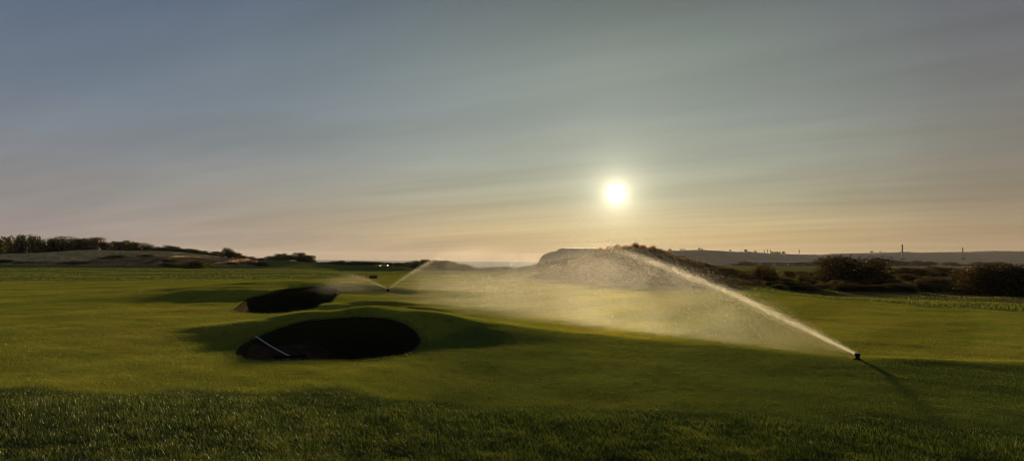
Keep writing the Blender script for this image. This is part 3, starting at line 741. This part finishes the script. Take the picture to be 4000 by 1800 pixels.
# ------------------------------------------------------------------ shrubs
def NORM(V):
    V = V.copy(); V[:, 2] /= np.percentile(V[:, 2], 97.5); V[:, 2] = np.where(V[:, 2] > 1.02, 1.02 + (V[:, 2] - 1.02) * .35, V[:, 2])
    for k in (0, 1): V[:, k] -= np.median(V[:, k]); V[:, k] /= 2 * np.percentile(np.abs(V[:, k]), 96)
    return V
def crown_mesh(seed, lobes=9, leaves=1700, tall=1.0, spiky=.0, leaf=.085):
    """leaf sprays through the volume of a lumpy crown about 1 wide, 1 high"""
    r_ = np.random.default_rng(seed); cen = []; 
    for i in range(lobes):
        a = r_.uniform(0, 2 * math.pi); rr = .34 * math.sqrt(r_.random()) if i else 0
        cen.append((rr * math.cos(a), rr * math.sin(a), r_.uniform(.25, .70) * (1 - rr * .8), r_.uniform(.14, .27)))
    for i in range(4): 
        a = 2 * math.pi * (i + r_.random()) / 4; cen.append((.3 * math.cos(a), .3 * math.sin(a), .16, .2))
    cen = np.array(cen); w = cen[:, 3] ** 2; w /= w.sum(); pick = r_.choice(len(cen), leaves, p=w)
    v = r_.normal(size=(leaves, 3)); v /= np.linalg.norm(v, axis=1)[:, None]
    rad = cen[pick, 3] * (r_.random(leaves) ** .35) * (1 + .10 * r_.normal(size=leaves))
    Pn = cen[pick, :3] + v * rad[:, None]; Pn[:, 2] *= tall
    up_ = r_.random(leaves) < spiky; Pn[up_, 2] += r_.random(up_.sum()) * .18
    Pn[:, 2] = np.maximum(Pn[:, 2], .01)
    s = leaf * r_.uniform(.45, 1.25, leaves)
    n1_ = r_.normal(size=(leaves, 3)); n1_ /= np.linalg.norm(n1_, axis=1)[:, None]
    n2_ = np.cross(n1_, r_.normal(size=(leaves, 3))); n2_ /= np.linalg.norm(n2_, axis=1)[:, None]
    A = n1_ * s[:, None] * .5; B = n2_ * s[:, None] * .32
    V = np.stack([Pn - A, Pn + B, Pn + A, Pn - B], 1).reshape(-1, 3)
    rn = np.repeat(np.clip(.35 + .3 * (cen[pick, 2] - .3) + r_.normal(0, .25, leaves), 0, 1), 4)
    return NORM(V), np.arange(leaves * 4).reshape(-1, 4), rn
def stems_bm(seed, n_=6):
    bm = bmesh.new(); r_ = random.Random(seed)
    for i in range(n_):
        a = r_.uniform(0, 6.28); e = Vector((math.cos(a) * r_.uniform(.08, .28), math.sin(a) * r_.uniform(.08, .28), r_.uniform(.45, .75)))
        b0 = Vector((math.cos(a) * .03, math.sin(a) * .03, -.08)); md = (b0 + e) * .5 + Vector((r_.uniform(-.04, .04), r_.uniform(-.04, .04), .06))
        add_tube(bm, [b0, md, e], [.022, .014, .004], 6)
        for q in range(2):
            e2 = md.lerp(e, r_.uniform(.2, .7)); add_tube(bm, [e2, e2 + Vector((r_.uniform(-.14, .14), r_.uniform(-.14, .14), r_.uniform(.06, .2)))], [.009, .003], 5)
    return bm
LIB = {}
def proto(kind, var):
    key = (kind, var)
    if key in LIB: return LIB[key]
    sd_ = 100 + var * 7 + {'green': 0, 'brown': 50, 'fine': 90}[kind]
    V, Fc, rn = crown_mesh(sd_, leaves={'green': 4200, 'brown': 4600, 'fine': 9000}[kind], spiky={'green': .06, 'brown': .15, 'fine': .12}[kind], leaf={'green': .055, 'brown': .05, 'fine': .036}[kind])
    f_ = npmesh('foliage', V, Fc, m_leafG if kind == 'green' else m_leafB if kind == 'brown' else m_leafF, attr={'rnd': rn})
    s_ = bmobj('stems', stems_bm(sd_), m_wood)
    LIB[key] = (f_.data, s_.data)
    bpy.data.objects.remove(f_); bpy.data.objects.remove(s_)
    return LIB[key]
m_leafF = leafmat('dark_leaf', (.018, .020, .008), (.060, .046, .018), .25, (1.4, 1.0, .4))
def bush(loc, w, h, kind, label, group=None, name='bush', rz=None, cat='bush'):
    fo, stm = proto(kind, random.randrange(6))
    o = empty(name, loc, random.uniform(0, 6.28) if rz is None else rz); o.scale = (w, w, h); tag(o, label, cat, group)
    for nm, me in (('foliage', fo), ('stems', stm)):
        c = bpy.data.objects.new(nm, me); C.objects.link(c); c.parent = o
    return o
random.seed(5)
def bush_px(px, base, wpx, hpx, kind, label, group=None, dist=None, **kw):
    if dist: x_, y_ = P(px, dist); loc = Vector((x_, y_, hgt(x_, y_)))
    else: loc = G(px, base)
    k_ = loc.y / F_PX
    if dist:                                            # base follows the land, the top is set
        v = ray(px, base - hpx); ht = CAM_H + v.z / v.y * loc.y - loc.z
    else: ht = hpx * k_
    loc.z -= .05 * ht
    return bush(loc, wpx * k_ * 1.08, max(ht, .15) * 1.06, kind, label, group, **kw)
ORD = ['first', 'second', 'third', 'fourth', 'fifth', 'sixth', 'seventh', 'eighth', 'ninth', 'tenth', 'eleventh', 'twelfth', 'thirteenth', 'fourteenth', 'fifteenth', 'sixteenth', 'seventeenth', 'eighteenth', 'nineteenth', 'twentieth']
def ordn(i):
    if i < 20: return ORD[i]
    tens = {2: 'twenty', 3: 'thirty', 4: 'forty', 5: 'fifty', 6: 'sixty'}; tt_ = (i + 1) // 10; u = (i + 1) % 10
    return {2: 'twentieth', 3: 'thirtieth', 4: 'fortieth', 5: 'fiftieth', 6: 'sixtieth'}[tt_] if u == 0 else tens[tt_] + '-' + ORD[u - 1]
# the row on the dune at left: (px, top)
row = [(-40, 938), (0, 938), (35, 931), (70, 930), (105, 928), (140, 933), (175, 936), (205, 935), (235, 927), (265, 932), (295, 933), (325, 934), (350, 929), (378, 929), (412, 952), (440, 948), (470, 943), (500, 944), (530, 947), (562, 953), (590, 957), (620, 960), (650, 961), (678, 960), (702, 966), (732, 976), (762, 978), (790, 980), (820, 985), (850, 982), (889, 970), (920, 984), (945, 998), (985, 1001), (1020, 1005), (1060, 1001), (1095, 990), (1130, 998), (1172, 991), (1200, 1000), (1216, 1012)]
for i, (px, top) in enumerate(row):
    dist = 236 + random.uniform(-4, 5); w = random.uniform(52, 74) if px < 400 else random.uniform(40, 56)
    if 935 < px < 1070: w = 44
    base = 1000; top += random.uniform(-5, 4)
    bush_px(px, base, w, base - top, 'green' if px != 378 else 'brown', '%s shrub from the left in the dark row along the dune' % ordn(i), 'shrubs along the dune at left', dist=dist)
for i, (px, base, w, h) in enumerate([(760, 1051, 84, 32), (690, 1044, 60, 16), (650, 1042, 44, 12), (805, 1046, 46, 16), (975, 1037, 60, 14), (1020, 1040, 50, 14), (900, 1036, 50, 10), (700, 1092, 0, 0)][:7]):
    bush_px(px, base, w, h, 'green', ['round dark bush standing alone before the dune', 'low dark bush just left of the round lone bush', 'smallest low bush furthest left before the dune', 'low bush just right of the round lone bush', 'low bush on the dune under the pale slope, left of its pair', 'low bush on the dune under the pale slope, right of its pair', 'very low bush between lone round bush and the pair'][i], 'low bushes before the dune')
fr = [(15, 1026), (70, 1031), (110, 1029), (265, 1030), (300, 1031), (420, 1008), (455, 1006), (575, 1004), (612, 1030), (655, 1026), (840, 1030)]
for i, (px, base) in enumerate(fr):
    bush_px(px, base, random.uniform(44, 84), random.uniform(6, 11), random.choice(['green', 'brown']), '%s small dark bush from the left among the dry grass of the dune face' % ordn(i), 'small bushes on the dune face')
# gorse hedge along the shore
hpx = [(1222, 1026), (1255, 1024), (1285, 1023), (1300, 1022), (1330, 1019), (1360, 1021), (1385, 1018), (1410, 1020), (1450, 1025), (1500, 1023), (1545, 1028), (1590, 1026), (1620, 1020), (1650, 1017), (1700, 1018), (1760, 1020), (1790, 1027), (1820, 1036), (1850, 1046), (1900, 1044), (1950, 1041), (2000, 1045), (2060, 1051), (2090, 1056)]
xs = np.arange(1222, 2090, 22.0)
for i, px in enumerate(xs):
    top = float(np.interp(px, [q[0] for q in hpx], [q[1] for q in hpx])) + random.uniform(-2, 2.5)
    dist = (236 if px < 1560 else 236 - 70 * min((px - 1560) / 250, 1)) + random.uniform(-5, 5)
    bush_px(px, 1060, random.uniform(38, 50), 1060 - top, 'green', '%s gorse bush from the left in the hedge along the shore' % ordn(i), 'gorse hedge along the shore', dist=dist)
# scrub on the mound behind the spray
i = 0
for (px, base, w, h) in [(2130, 1092, 70, 26), (2165, 1080, 90, 36), (2215, 1090, 100, 50), (2250, 1062, 100, 44), (2300, 1092, 110, 56), (2330, 1048, 110, 52), (2400, 1094, 120, 60), (2420, 1040, 130, 58), (2480, 1030, 120, 56), (2500, 1096, 120, 66), (2550, 1036, 120, 58), (2600, 1104, 120, 62), (2620, 1050, 120, 50), (2690, 1108, 110, 54), (2680, 1066, 110, 44), (2760, 1080, 100, 36), (2780, 1116, 100, 44), (2850, 1122, 90, 34), (2840, 1082, 100, 34)]:
    bush_px(px, base, w, h, 'brown', 'brown bramble bush on the big mound behind the spray, %s from the left' % ordn(i), 'brambles on the mound'); i += 1
# reeds sticking up from the mound top
r_ = np.random.default_rng(51); n_ = 4800
pxr = r_.normal(2500, 100, n_); pxr = pxr[(pxr > 2335) & (pxr < 2830)]; n_ = len(pxr); dr = r_.uniform(74, 82, n_)
xr = (pxr - 2000) / F_PX * dr; yr = dr
clump = .5 + .5 * np.sin(pxr * .13) * np.sin(pxr * .051 + 1)
topy = np.interp(pxr, [2325, 2350, 2400, 2440, 2490, 2520, 2550, 2600, 2660, 2700, 2830], [966, 958, 955, 951, 948, 953, 958, 978, 1006, 1020, 1046])
zt = CAM_H + (hz(pxr) - topy) / F_PX * dr
hb = np.clip((zt - H(xr, yr)) * r_.uniform(.55, 1.08, n_) * (.72 + .33 * clump), .2, 4)
blades('reeds', xr, yr, hb, r_.uniform(.04, .09, n_), m_reed, .16, 52, 'tall thin reddish stalks crowning the mound behind the spray', (.12, 0), True)

# right-hand scrub
special = [(3330, 1112, 230, 104, 'fine', 'tall rusty brown bush standing out in the scrub at right', None),
           (3265, 1096, 120, 66, 'fine', 'rusty bush leaning on the left of the tall one', None),
           (3430, 1108, 130, 62, 'fine', 'lower dark bush against the right of the tall rusty one', None),
           (3880, 1150, 250, 112, 'fine', 'very large black bush at the right edge of the fairway', None),
           (3990, 1152, 200, 118, 'fine', 'big dark bush cut off by the right edge', None),
           (3800, 1140, 120, 80, 'fine', 'dark bush on the left flank of the very large black one', None),
           (2985, 1098, 100, 60, 'brown', 'round hazy bush in the scrub left of the tall rusty one', None)]
for px, base, w, h, kd, lb, gp in special: bush_px(px, base, w, h, kd, lb, 'big bushes in the right-hand scrub')
frontrow = [(3105, 1133, 70, 20), (3150, 1136, 80, 24), (3190, 1135, 60, 18), (3300, 1143, 90, 30), (3345, 1143, 80, 28), (3390, 1144, 80, 26), (3440, 1144, 80, 28), (3490, 1143, 90, 34), (3545, 1144, 80, 28), (3620, 1140, 90, 34), (3680, 1138, 90, 28)]
for i, (px, base, w, h) in enumerate(frontrow): bush_px(px, base, w, h, 'fine', '%s low black bush from the left along the rough at right' % ordn(i), 'low bushes along the rough at right')
line2 = [(3520, 1078, 100, 32), (3590, 1080, 110, 32), (3650, 1078, 100, 36), (3710, 1080, 100, 34), (3765, 1084, 90, 32), (3560, 1104, 110, 30), (3640, 1110, 100, 28), (3720, 1112, 90, 30)]
for i, (px, base, w, h) in enumerate(line2): bush_px(px, base, w, h, 'brown', '%s brown bush from the left between the rusty and black big bushes' % ordn(i), 'brown bushes between the big ones')
i = 0; sp = []
for k in range(200):
    px = random.uniform(2880, 3520); base = random.uniform(1078, 1128)
    if base > 1118 and px > 3300: continue
    if all(abs(px - a) > 30 or abs(base - b) > 9 for a, b in sp): sp.append((px, base))
sp = sorted(sp)[:62]
for i, (px, base) in enumerate(sp):
    bush_px(px, base, random.uniform(46, 90), random.uniform(12, 26), random.choice(['brown', 'brown', 'green']), '%s low scrub bush from the left in the brown scrub at right' % ordn(i), 'low scrub at right')

# tree belts by the works and on the skyline
m_leafH = leafmat('belt_leaf', (.02, .028, .012), (.05, .05, .02), .15)
fb = [(3190, 1032, 60, 12), (3235, 1033, 60, 14), (3400, 1033, 70, 14), (3430, 1033, 60, 20), (3500, 1034, 60, 14), (3530, 1034, 60, 12), (3590, 1034, 60, 14), (3630, 1034, 60, 12), (3720, 1035, 80, 10), (3130, 1032, 60, 8), (3330, 1033, 90, 16), (2920, 1036, 60, 10), (2890, 1038, 60, 8), (3830, 1036, 80, 12), (3900, 1036, 80, 12)]
for i, (px, base, w, h) in enumerate(sorted(fb)):
    x_, y_ = P(px, 1150); kk = 1150 / F_PX
    bush(Vector((x_, y_, CAM_H + ray(px, base + 3).z / ray(px, base + 3).y * 1150 - .5)), w * kk, (h + 4) * kk * 1.1, 'green', '%s far tree clump from the left beyond the pale field' % ordn(i), 'tree clumps beyond the field', name='tree_clump', cat='trees')
for i, (px, w, h) in enumerate([(2617, 9, 5), (2660, 7, 5), (2672, 6, 4), (2731, 7, 6), (2741, 6, 5), (2852, 8, 5), (2913, 11, 7), (2950, 10, 5), (3016, 12, 6), (3028, 10, 6), (3036, 9, 7), (3045, 9, 6), (3060, 12, 8), (3405, 12, 5), (3440, 9, 4)]):
    q, dc = hill_pt(px); kk = dc / F_PX
    bush(q - Vector((0, 0, 1.0)), w * kk, h * kk * 1.1, 'green', '%s tiny tree from the left on the hill skyline' % ordn(i), 'trees on the hill skyline', name='skyline_tree', cat='tree')

# ------------------------------------------------------------------ works: sheds, stacks, pylons, crane
m_shed, n = newmat('shed_cladding')
b = n.add('ShaderNodeBsdfPrincipled'); n.l.new(b.outputs[0], n.out.inputs[0]); b.inputs['Roughness'].default_value = .6
o = n.add('ShaderNodeTexCoord').outputs['Object']; s = n.add('ShaderNodeSeparateXYZ'); n.l.new(o, s.inputs[0])
rib = n.m('GREATER_THAN', n.m('SINE', n.m('MULTIPLY', s.outputs[0], .55)), .9)
n.put(b.inputs['Base Color'], n.mix(rib, (.035, .05, .07, 1), (.022, .032, .045, 1)))
m_roof = plain('shed_roof', (.05, .06, .075), .5, 0, .15, .05)
m_stack = plain('stack_concrete', (.20, .13, .11), .8, 0, .2, .3)
m_steel = plain('steelwork', (.08, .08, .085), .6)
m_doorp = plain('roller_door', (.22, .24, .25), .5)
def at(px, py, d): v = ray(px, py); return Vector((v.x / v.y * d, d, CAM_H + v.z / v.y * d))
def shed(px0, px1, pt, pb, d, label, doors=4):
    a_, b_ = at(px0, pb, d), at(px1, pb, d * 1.02); L = (b_ - a_).length; h = (pb - pt) / F_PX * d; w = 60
    root = empty('factory_shed', ((a_ + b_) / 2).xy.to_3d() + Vector((0, 0, a_.z)), math.atan2(b_.y - a_.y, b_.x - a_.x)); tag(root, label, 'factory shed', 'works buildings below the hills')
    bm = bmesh.new(); add_box(bm, (0, w / 2, h * .36 - 3), (L, w, h * .72 + 6)); bmobj('wall', bm, m_shed, root)
    bm = bmesh.new(); zz0, zz1 = h * .72, h
    pv = [(-L / 2 - 1, -1, zz0), (L / 2 + 1, -1, zz0), (L / 2 + 1, w / 2, zz1), (-L / 2 - 1, w / 2, zz1), (-L / 2 - 1, w + 1, zz0), (L / 2 + 1, w + 1, zz0)]
    vs = [bm.verts.new(q) for q in pv]
    for f_ in ((0, 1, 2, 3), (3, 2, 5, 4), (0, 3, 4), (1, 5, 2), (0, 4, 5, 1)): bm.faces.new([vs[k] for k in f_])
    bmobj('roof', bm, m_roof, root)
    for k in range(doors):
        bm = bmesh.new(); add_box(bm, (-L / 2 + L * (k + .5) / doors, -.3, h * .24), (6, .5, h * .48)); bmobj('door', bm, m_doorp, root)
shed(2940, 3160, 1018, 1035, 1700, 'long low grey blue works shed, leftmost of the four')
shed(3150, 3335, 1019, 1034, 1900, 'grey works shed behind the rusty bush, right of the leftmost shed')
shed(3290, 3530, 1004, 1030, 2100, 'tallest long works shed, joined to the tall stack')
shed(3530, 3640, 1015, 1031, 2000, 'low works shed right of the tall stack', 2)
def stack(px, top, base, d, wpx, label):
    b0 = at(px, base, d); h = (base - top) / F_PX * d; w = wpx / F_PX * d / 2
    root = empty('chimney_stack', b0); tag(root, label, 'chimney', 'chimney stacks of the works')
    bm = bmesh.new(); add_lathe(bm, [(w * 1.25, -4), (w * 1.1, h * .3), (w * .9, h * .97)], 16); bmobj('shaft', bm, m_stack, root, True)
    bm = bmesh.new(); add_lathe(bm, [(w * 1.05, h * .955), (w * 1.1, h), (w * .8, h)], 16); bmobj('rim', bm, m_steel, root)
    bm = bmesh.new(); add_box(bm, (0, 0, h * .06), (w * 5, w * 4, h * .12)); bmobj('plinth', bm, m_shed, root)
stack(3525, 955, 1018, 2080, 5.4, 'taller brick chimney stack rising over the works sheds')
stack(3761, 967, 1012, 2500, 4.4, 'shorter chimney stack standing alone right of the works')
def mast(px, top, base, d, label):
    b0 = at(px, base, d); h = (base - top) / F_PX * d
    root = empty('pylon', b0); tag(root, label, 'pylon', 'pylons on the hill skyline')
    bm = bmesh.new(); w0, w1 = h * .11, h * .02
    for sx_ in (-1, 1):
        for sy_ in (-1, 1): add_tube(bm, [(sx_ * w0, sy_ * w0, -3), (sx_ * w1, sy_ * w1, h)], .45, 5)
    for k in range(6):
        f0 = k / 6; f1_ = (k + 1) / 6; a0 = w0 + (w1 - w0) * f0; a1 = w0 + (w1 - w0) * f1_
        for sy_ in (-1, 1): add_tube(bm, [(-a0, sy_ * a0, h * f0), (a1, sy_ * a1, h * f1_)], .25, 4); add_tube(bm, [(a0, sy_ * a0, h * f0), (-a1, sy_ * a1, h * f1_)], .25, 4)
    bmobj('tower', bm, m_steel, root)
    for f_ in (.68, .82, .94):
        bm = bmesh.new(); add_tube(bm, [(-h * .17 * (1.5 - f_), 0, h * f_), (h * .17 * (1.5 - f_), 0, h * f_)], .4, 5); bmobj('cross_arm', bm, m_steel, root)
for i, (px, top, base, d) in enumerate([(2986, 976, 990, 4500), (2998, 973, 990, 4500), (3010, 974, 991, 4500), (3122, 974, 992, 4500)]):
    mast(px, top, base, d, ['leftmost and faintest of three pylons standing together', 'middle one of the three pylons standing together', 'darkest right one of the three pylons standing together', 'lone pylon on the skyline right of the three together'][i])
cr = empty('crane', at(3392, 1006, 2200)); tag(cr, 'small crane with slanting jib above the works sheds', 'crane')
kk = 2200 / F_PX
bm = bmesh.new(); add_box(bm, (0, 0, -2), (5, 5, 8)); bmobj('cab', bm, m_steel, cr)
bm = bmesh.new(); add_tube(bm, [(0, 0, 2), (14 * kk, 0, 20 * kk)], .7, 6); add_tube(bm, [(0, 0, 4), (14 * kk, 0, 20 * kk)], .25, 4); bmobj('jib', bm, m_steel, cr)

# ------------------------------------------------------------------ things on the far course
m_grnbox = plain('green_paint', (.02, .05, .035), .95)
g0 = G(1458, 1087); bx_ = empty('storage_box', g0); tag(bx_, 'low dark green box on the far fairway left of the second sprinkler', 'box')
kk = g0.y / F_PX
bm = bmesh.new(); add_box(bm, (0, 0, 5.2 * kk), (29 * kk, 18 * kk, 10.5 * kk), None, .02); bmobj('body', bm, m_grnbox, bx_)
bm = bmesh.new(); add_box(bm, (0, 0, 11.4 * kk), (31 * kk, 20 * kk, 1.8 * kk), None, .01); bmobj('lid', bm, m_grnbox, bx_)
r_ = np.random.default_rng(61); n_ = 500; gt = G(1420, 1084)
xt = gt.x + r_.normal(0, .35, n_); yt = gt.y + r_.normal(0, .5, n_)
blades('dry_clump', xt, yt, r_.uniform(.05, .30, n_), r_.uniform(.02, .04, n_), m_reed, .7, 62, 'dry brown grass clump left of the low green box')

m_white = plain('white_paint', (.18, .18, .17), .9); m_hiv = plain('pale_yellow_panel', (.22, .22, .10), .9)
m_tyre = plain('tyre', (.015, .015, .015), .9); m_veh = plain('dark_paint', (.03, .025, .03), .4)
gv = Vector((*P(1487, 200), 0)); gv.z = hgt(gv.x, gv.y)
uv = empty('utility_vehicle', gv); tag(uv, 'dark utility vehicle with pale panels parked behind the far mound', 'vehicle')
bm = bmesh.new(); add_box(bm, (-1.0, 0, .78), (1.7, 1.3, .55), None, .08); add_box(bm, (-1.55, 0, .62), (.6, 1.2, .4), None, .06); bmobj('bonnet', bm, m_veh, uv)
bm = bmesh.new(); add_box(bm, (.0, 0, .45), (3.6, 1.2, .2), None, .03); bmobj('chassis', bm, m_veh, uv)
bm = bmesh.new(); add_box(bm, (1.2, 0, .85), (1.3, 1.35, .5), None, .03); bmobj('load_bed', bm, m_veh, uv)
for k_ in (-.15, .2, .5):
    bm = bmesh.new(); add_box(bm, (k_, -.69, .95), (.2, .06, .62), None, .01); bmobj('side_panel', bm, m_hiv, uv)
bm = bmesh.new(); add_box(bm, (.25, 0, .85), (.5, 1.2, .5), None, .05); bmobj('seat', bm, m_veh, uv)
bm = bmesh.new(); add_tube(bm, [(-1.1, -.75, 1.25), (-.75, -.75, 1.16), (-.55, -.75, 1.05)], .07, 6); bmobj('fender', bm, m_white, uv)
bm = bmesh.new(); add_tube(bm, [(1.45, -.75, .98), (1.9, -.75, .92), (2.15, -.75, .66)], .08, 6); bmobj('fender', bm, m_white, uv)
for wx in (-1.25, 1.35):
    for wy_ in (-.62, .62):
        bm = bmesh.new(); add_lathe(bm, [(.16, -.12), (.36, -.10), (.38, 0), (.36, .10), (.16, .12)], 18, Matrix.Translation((wx, wy_, .38)) @ Matrix.Rotation(R(90), 4, 'X')); wh = bmobj('wheel', bm, m_tyre, uv, True)
        bm = bmesh.new(); add_lathe(bm, [(.15, -.13), (.15, .13)], 12, Matrix.Translation((wx, wy_, .38)) @ Matrix.Rotation(R(90), 4, 'X')); bmobj('rim', bm, m_doorp, wh)

# person standing to the right of the vehicle
m_skin = plain('skin', (.35, .2, .14), .6); m_cloth = plain('dark_clothes', (.02, .018, .022), .9); m_hair = plain('hair', (.02, .015, .01), .8); m_trs = plain('dark_trousers', (.025, .02, .02), .9)
def skinned(name, verts, edges, rad, mat, parent, sub=1, root_i=0):
    me = bpy.data.meshes.new(name); me.from_pydata(verts, edges, []); o = bpy.data.objects.new(name, me); C.objects.link(o); o.parent = parent
    md = o.modifiers.new('skin', 'SKIN'); md.use_smooth_shade = True
    for i_, r0_ in enumerate(rad):
        me.skin_vertices[0].data[i_].radius = (r0_, r0_) if not isinstance(r0_, tuple) else r0_
    me.skin_vertices[0].data[root_i].use_root = True
    s_ = o.modifiers.new('sub', 'SUBSURF'); s_.levels = sub; s_.render_levels = sub
    me.materials.append(mat); return o
gp = Vector((*P(1534, 196), 0)); gp.z = hgt(gp.x, gp.y)
pr = empty('person', gp, R(160)); tag(pr, 'person in dark clothes standing right of the parked vehicle, one arm bent', 'person')
V = [(0, 0, .95), (0, 0, 1.18), (0, 0, 1.40), (0, .01, 1.50), (0, .02, 1.58), (0, .02, 1.70),
     (.09, 0, .88), (.11, .02, .50), (.12, -.02, .09), (.12, .12, .04), (-.09, 0, .88), (-.10, .03, .50), (-.11, .0, .09), (-.12, .13, .04),
     (.19, 0, 1.40), (.25, -.02, 1.12), (.24, .12, .92), (.24, .16, .84), (-.19, 0, 1.40), (-.26, -.04, 1.13), (-.16, .2, 1.08), (-.10, .26, 1.10)]
E = [(0, 1), (1, 2), (2, 3), (3, 4), (4, 5), (0, 6), (6, 7), (7, 8), (8, 9), (0, 10), (10, 11), (11, 12), (12, 13), (2, 14), (14, 15), (15, 16), (16, 17), (2, 18), (18, 19), (19, 20), (20, 21)]
rad = [(.16, .11), (.15, .10), (.17, .11), .055, .085, .075, .09, .06, .045, .04, .09, .06, .045, .04, .065, .045, .035, .035, .065, .045, .035, .035]
bd = skinned('body', V, E, rad, m_skin, pr)
for hx, hv in ((.24, Vector((.24, .17, .82))), (-.1, Vector((-.08, .28, 1.10)))):
    pass
jk = skinned('jacket', [(0, 0, .92), (0, 0, 1.18), (0, 0, 1.40), (.19, 0, 1.41), (.25, -.02, 1.12), (.24, .11, .94), (-.19, 0, 1.41), (-.26, -.04, 1.13), (-.17, .18, 1.08)], [(0, 1), (1, 2), (2, 3), (3, 4), (4, 5), (2, 6), (6, 7), (7, 8)], [(.19, .14), (.18, .125), (.19, .13), .08, .065, .055, .08, .065, .055], m_cloth, pr)
tr_ = skinned('trousers', [(0, 0, .98), (.09, 0, .88), (.11, .02, .5), (.12, -.02, .1), (-.09, 0, .88), (-.10, .03, .5), (-.11, 0, .1)], [(0, 1), (1, 2), (2, 3), (0, 4), (4, 5), (5, 6)], [(.165, .12), .105, .08, .065, .105, .08, .065], m_trs, pr)
bm = bmesh.new(); bmesh.ops.create_icosphere(bm, subdivisions=2, radius=.1, matrix=Matrix.Translation((0, .0, 1.69)) @ Matrix.Diagonal((.9, 1.05, .9, 1))); bmobj('hair', bm, m_hair, pr, True)

# pale feathers and litter on the near grass
m_fea = plain('feather', (.75, .72, .62), .8, 0, .08)
def feather(px, py, ln, label, rz, hh_=.4):
    g0 = G(px, py); o = empty('feather', (g0.x, g0.y, g0.z + .016), rz); tag(o, label, 'feather', 'pale feathers on the grass')
    bm = bmesh.new(); rows = []
    for k in range(9):
        u = k / 8; wd = ln * .22 * math.sin(math.pi * min(u * 1.15 + .05, 1)) ** .7 + .0008; zc_ = ln * hh_ * (u - .35) ** 2
        rows.append([bm.verts.new((ln * (u - .5), -wd, zc_ + wd * .5)), bm.verts.new((ln * (u - .5), 0, zc_ - .001)), bm.verts.new((ln * (u - .5), wd, zc_ + wd * .6)), bm.verts.new((ln * (u - .5), 0, zc_ + .002))])
    for a_, b_ in zip(rows, rows[1:]):
        for k in range(4): bm.faces.new((a_[k], b_[k], b_[(k + 1) % 4], a_[(k + 1) % 4]))
    bm.faces.new(rows[0]); bm.faces.new(rows[-1][::-1]); bmobj('vane', bm, m_fea, o)
    bm = bmesh.new(); add_tube(bm, [(-ln * .62, 0, ln * hh_ * .9 * .9), (-ln * .3, 0, ln * hh_ * .4), (ln * .1, 0, .003)], [.0012, .0012, .0006], 5); bmobj('quill', bm, m_fea, o)
feather(2563, 1606, .062, 'curled white feather just above the dark foreground grass', R(168), 1.1)
feather(2094, 1487, .04, 'small white feather alone on the middle slope', R(80), 1.0)
feather(933, 1254, .05, 'tiny white feather between the two bunkers', R(20), .8)

# ------------------------------------------------------------------ haze
m_haze, n = newmat('haze_air')
v = n.add('ShaderNodeVolumePrincipled'); v.inputs['Color'].default_value = (.84, .80, .80, 1); v.inputs['Density'].default_value = 1.8e-5; v.inputs['Anisotropy'].default_value = .1
n.l.new(v.outputs[0], n.out.inputs['Volume'])
bm = bmesh.new(); add_box(bm, (0, 6000, (-32 + 130) / 2), (30000, 20000, 162)); tag(bmobj('haze', bm, m_haze), kind='stuff')
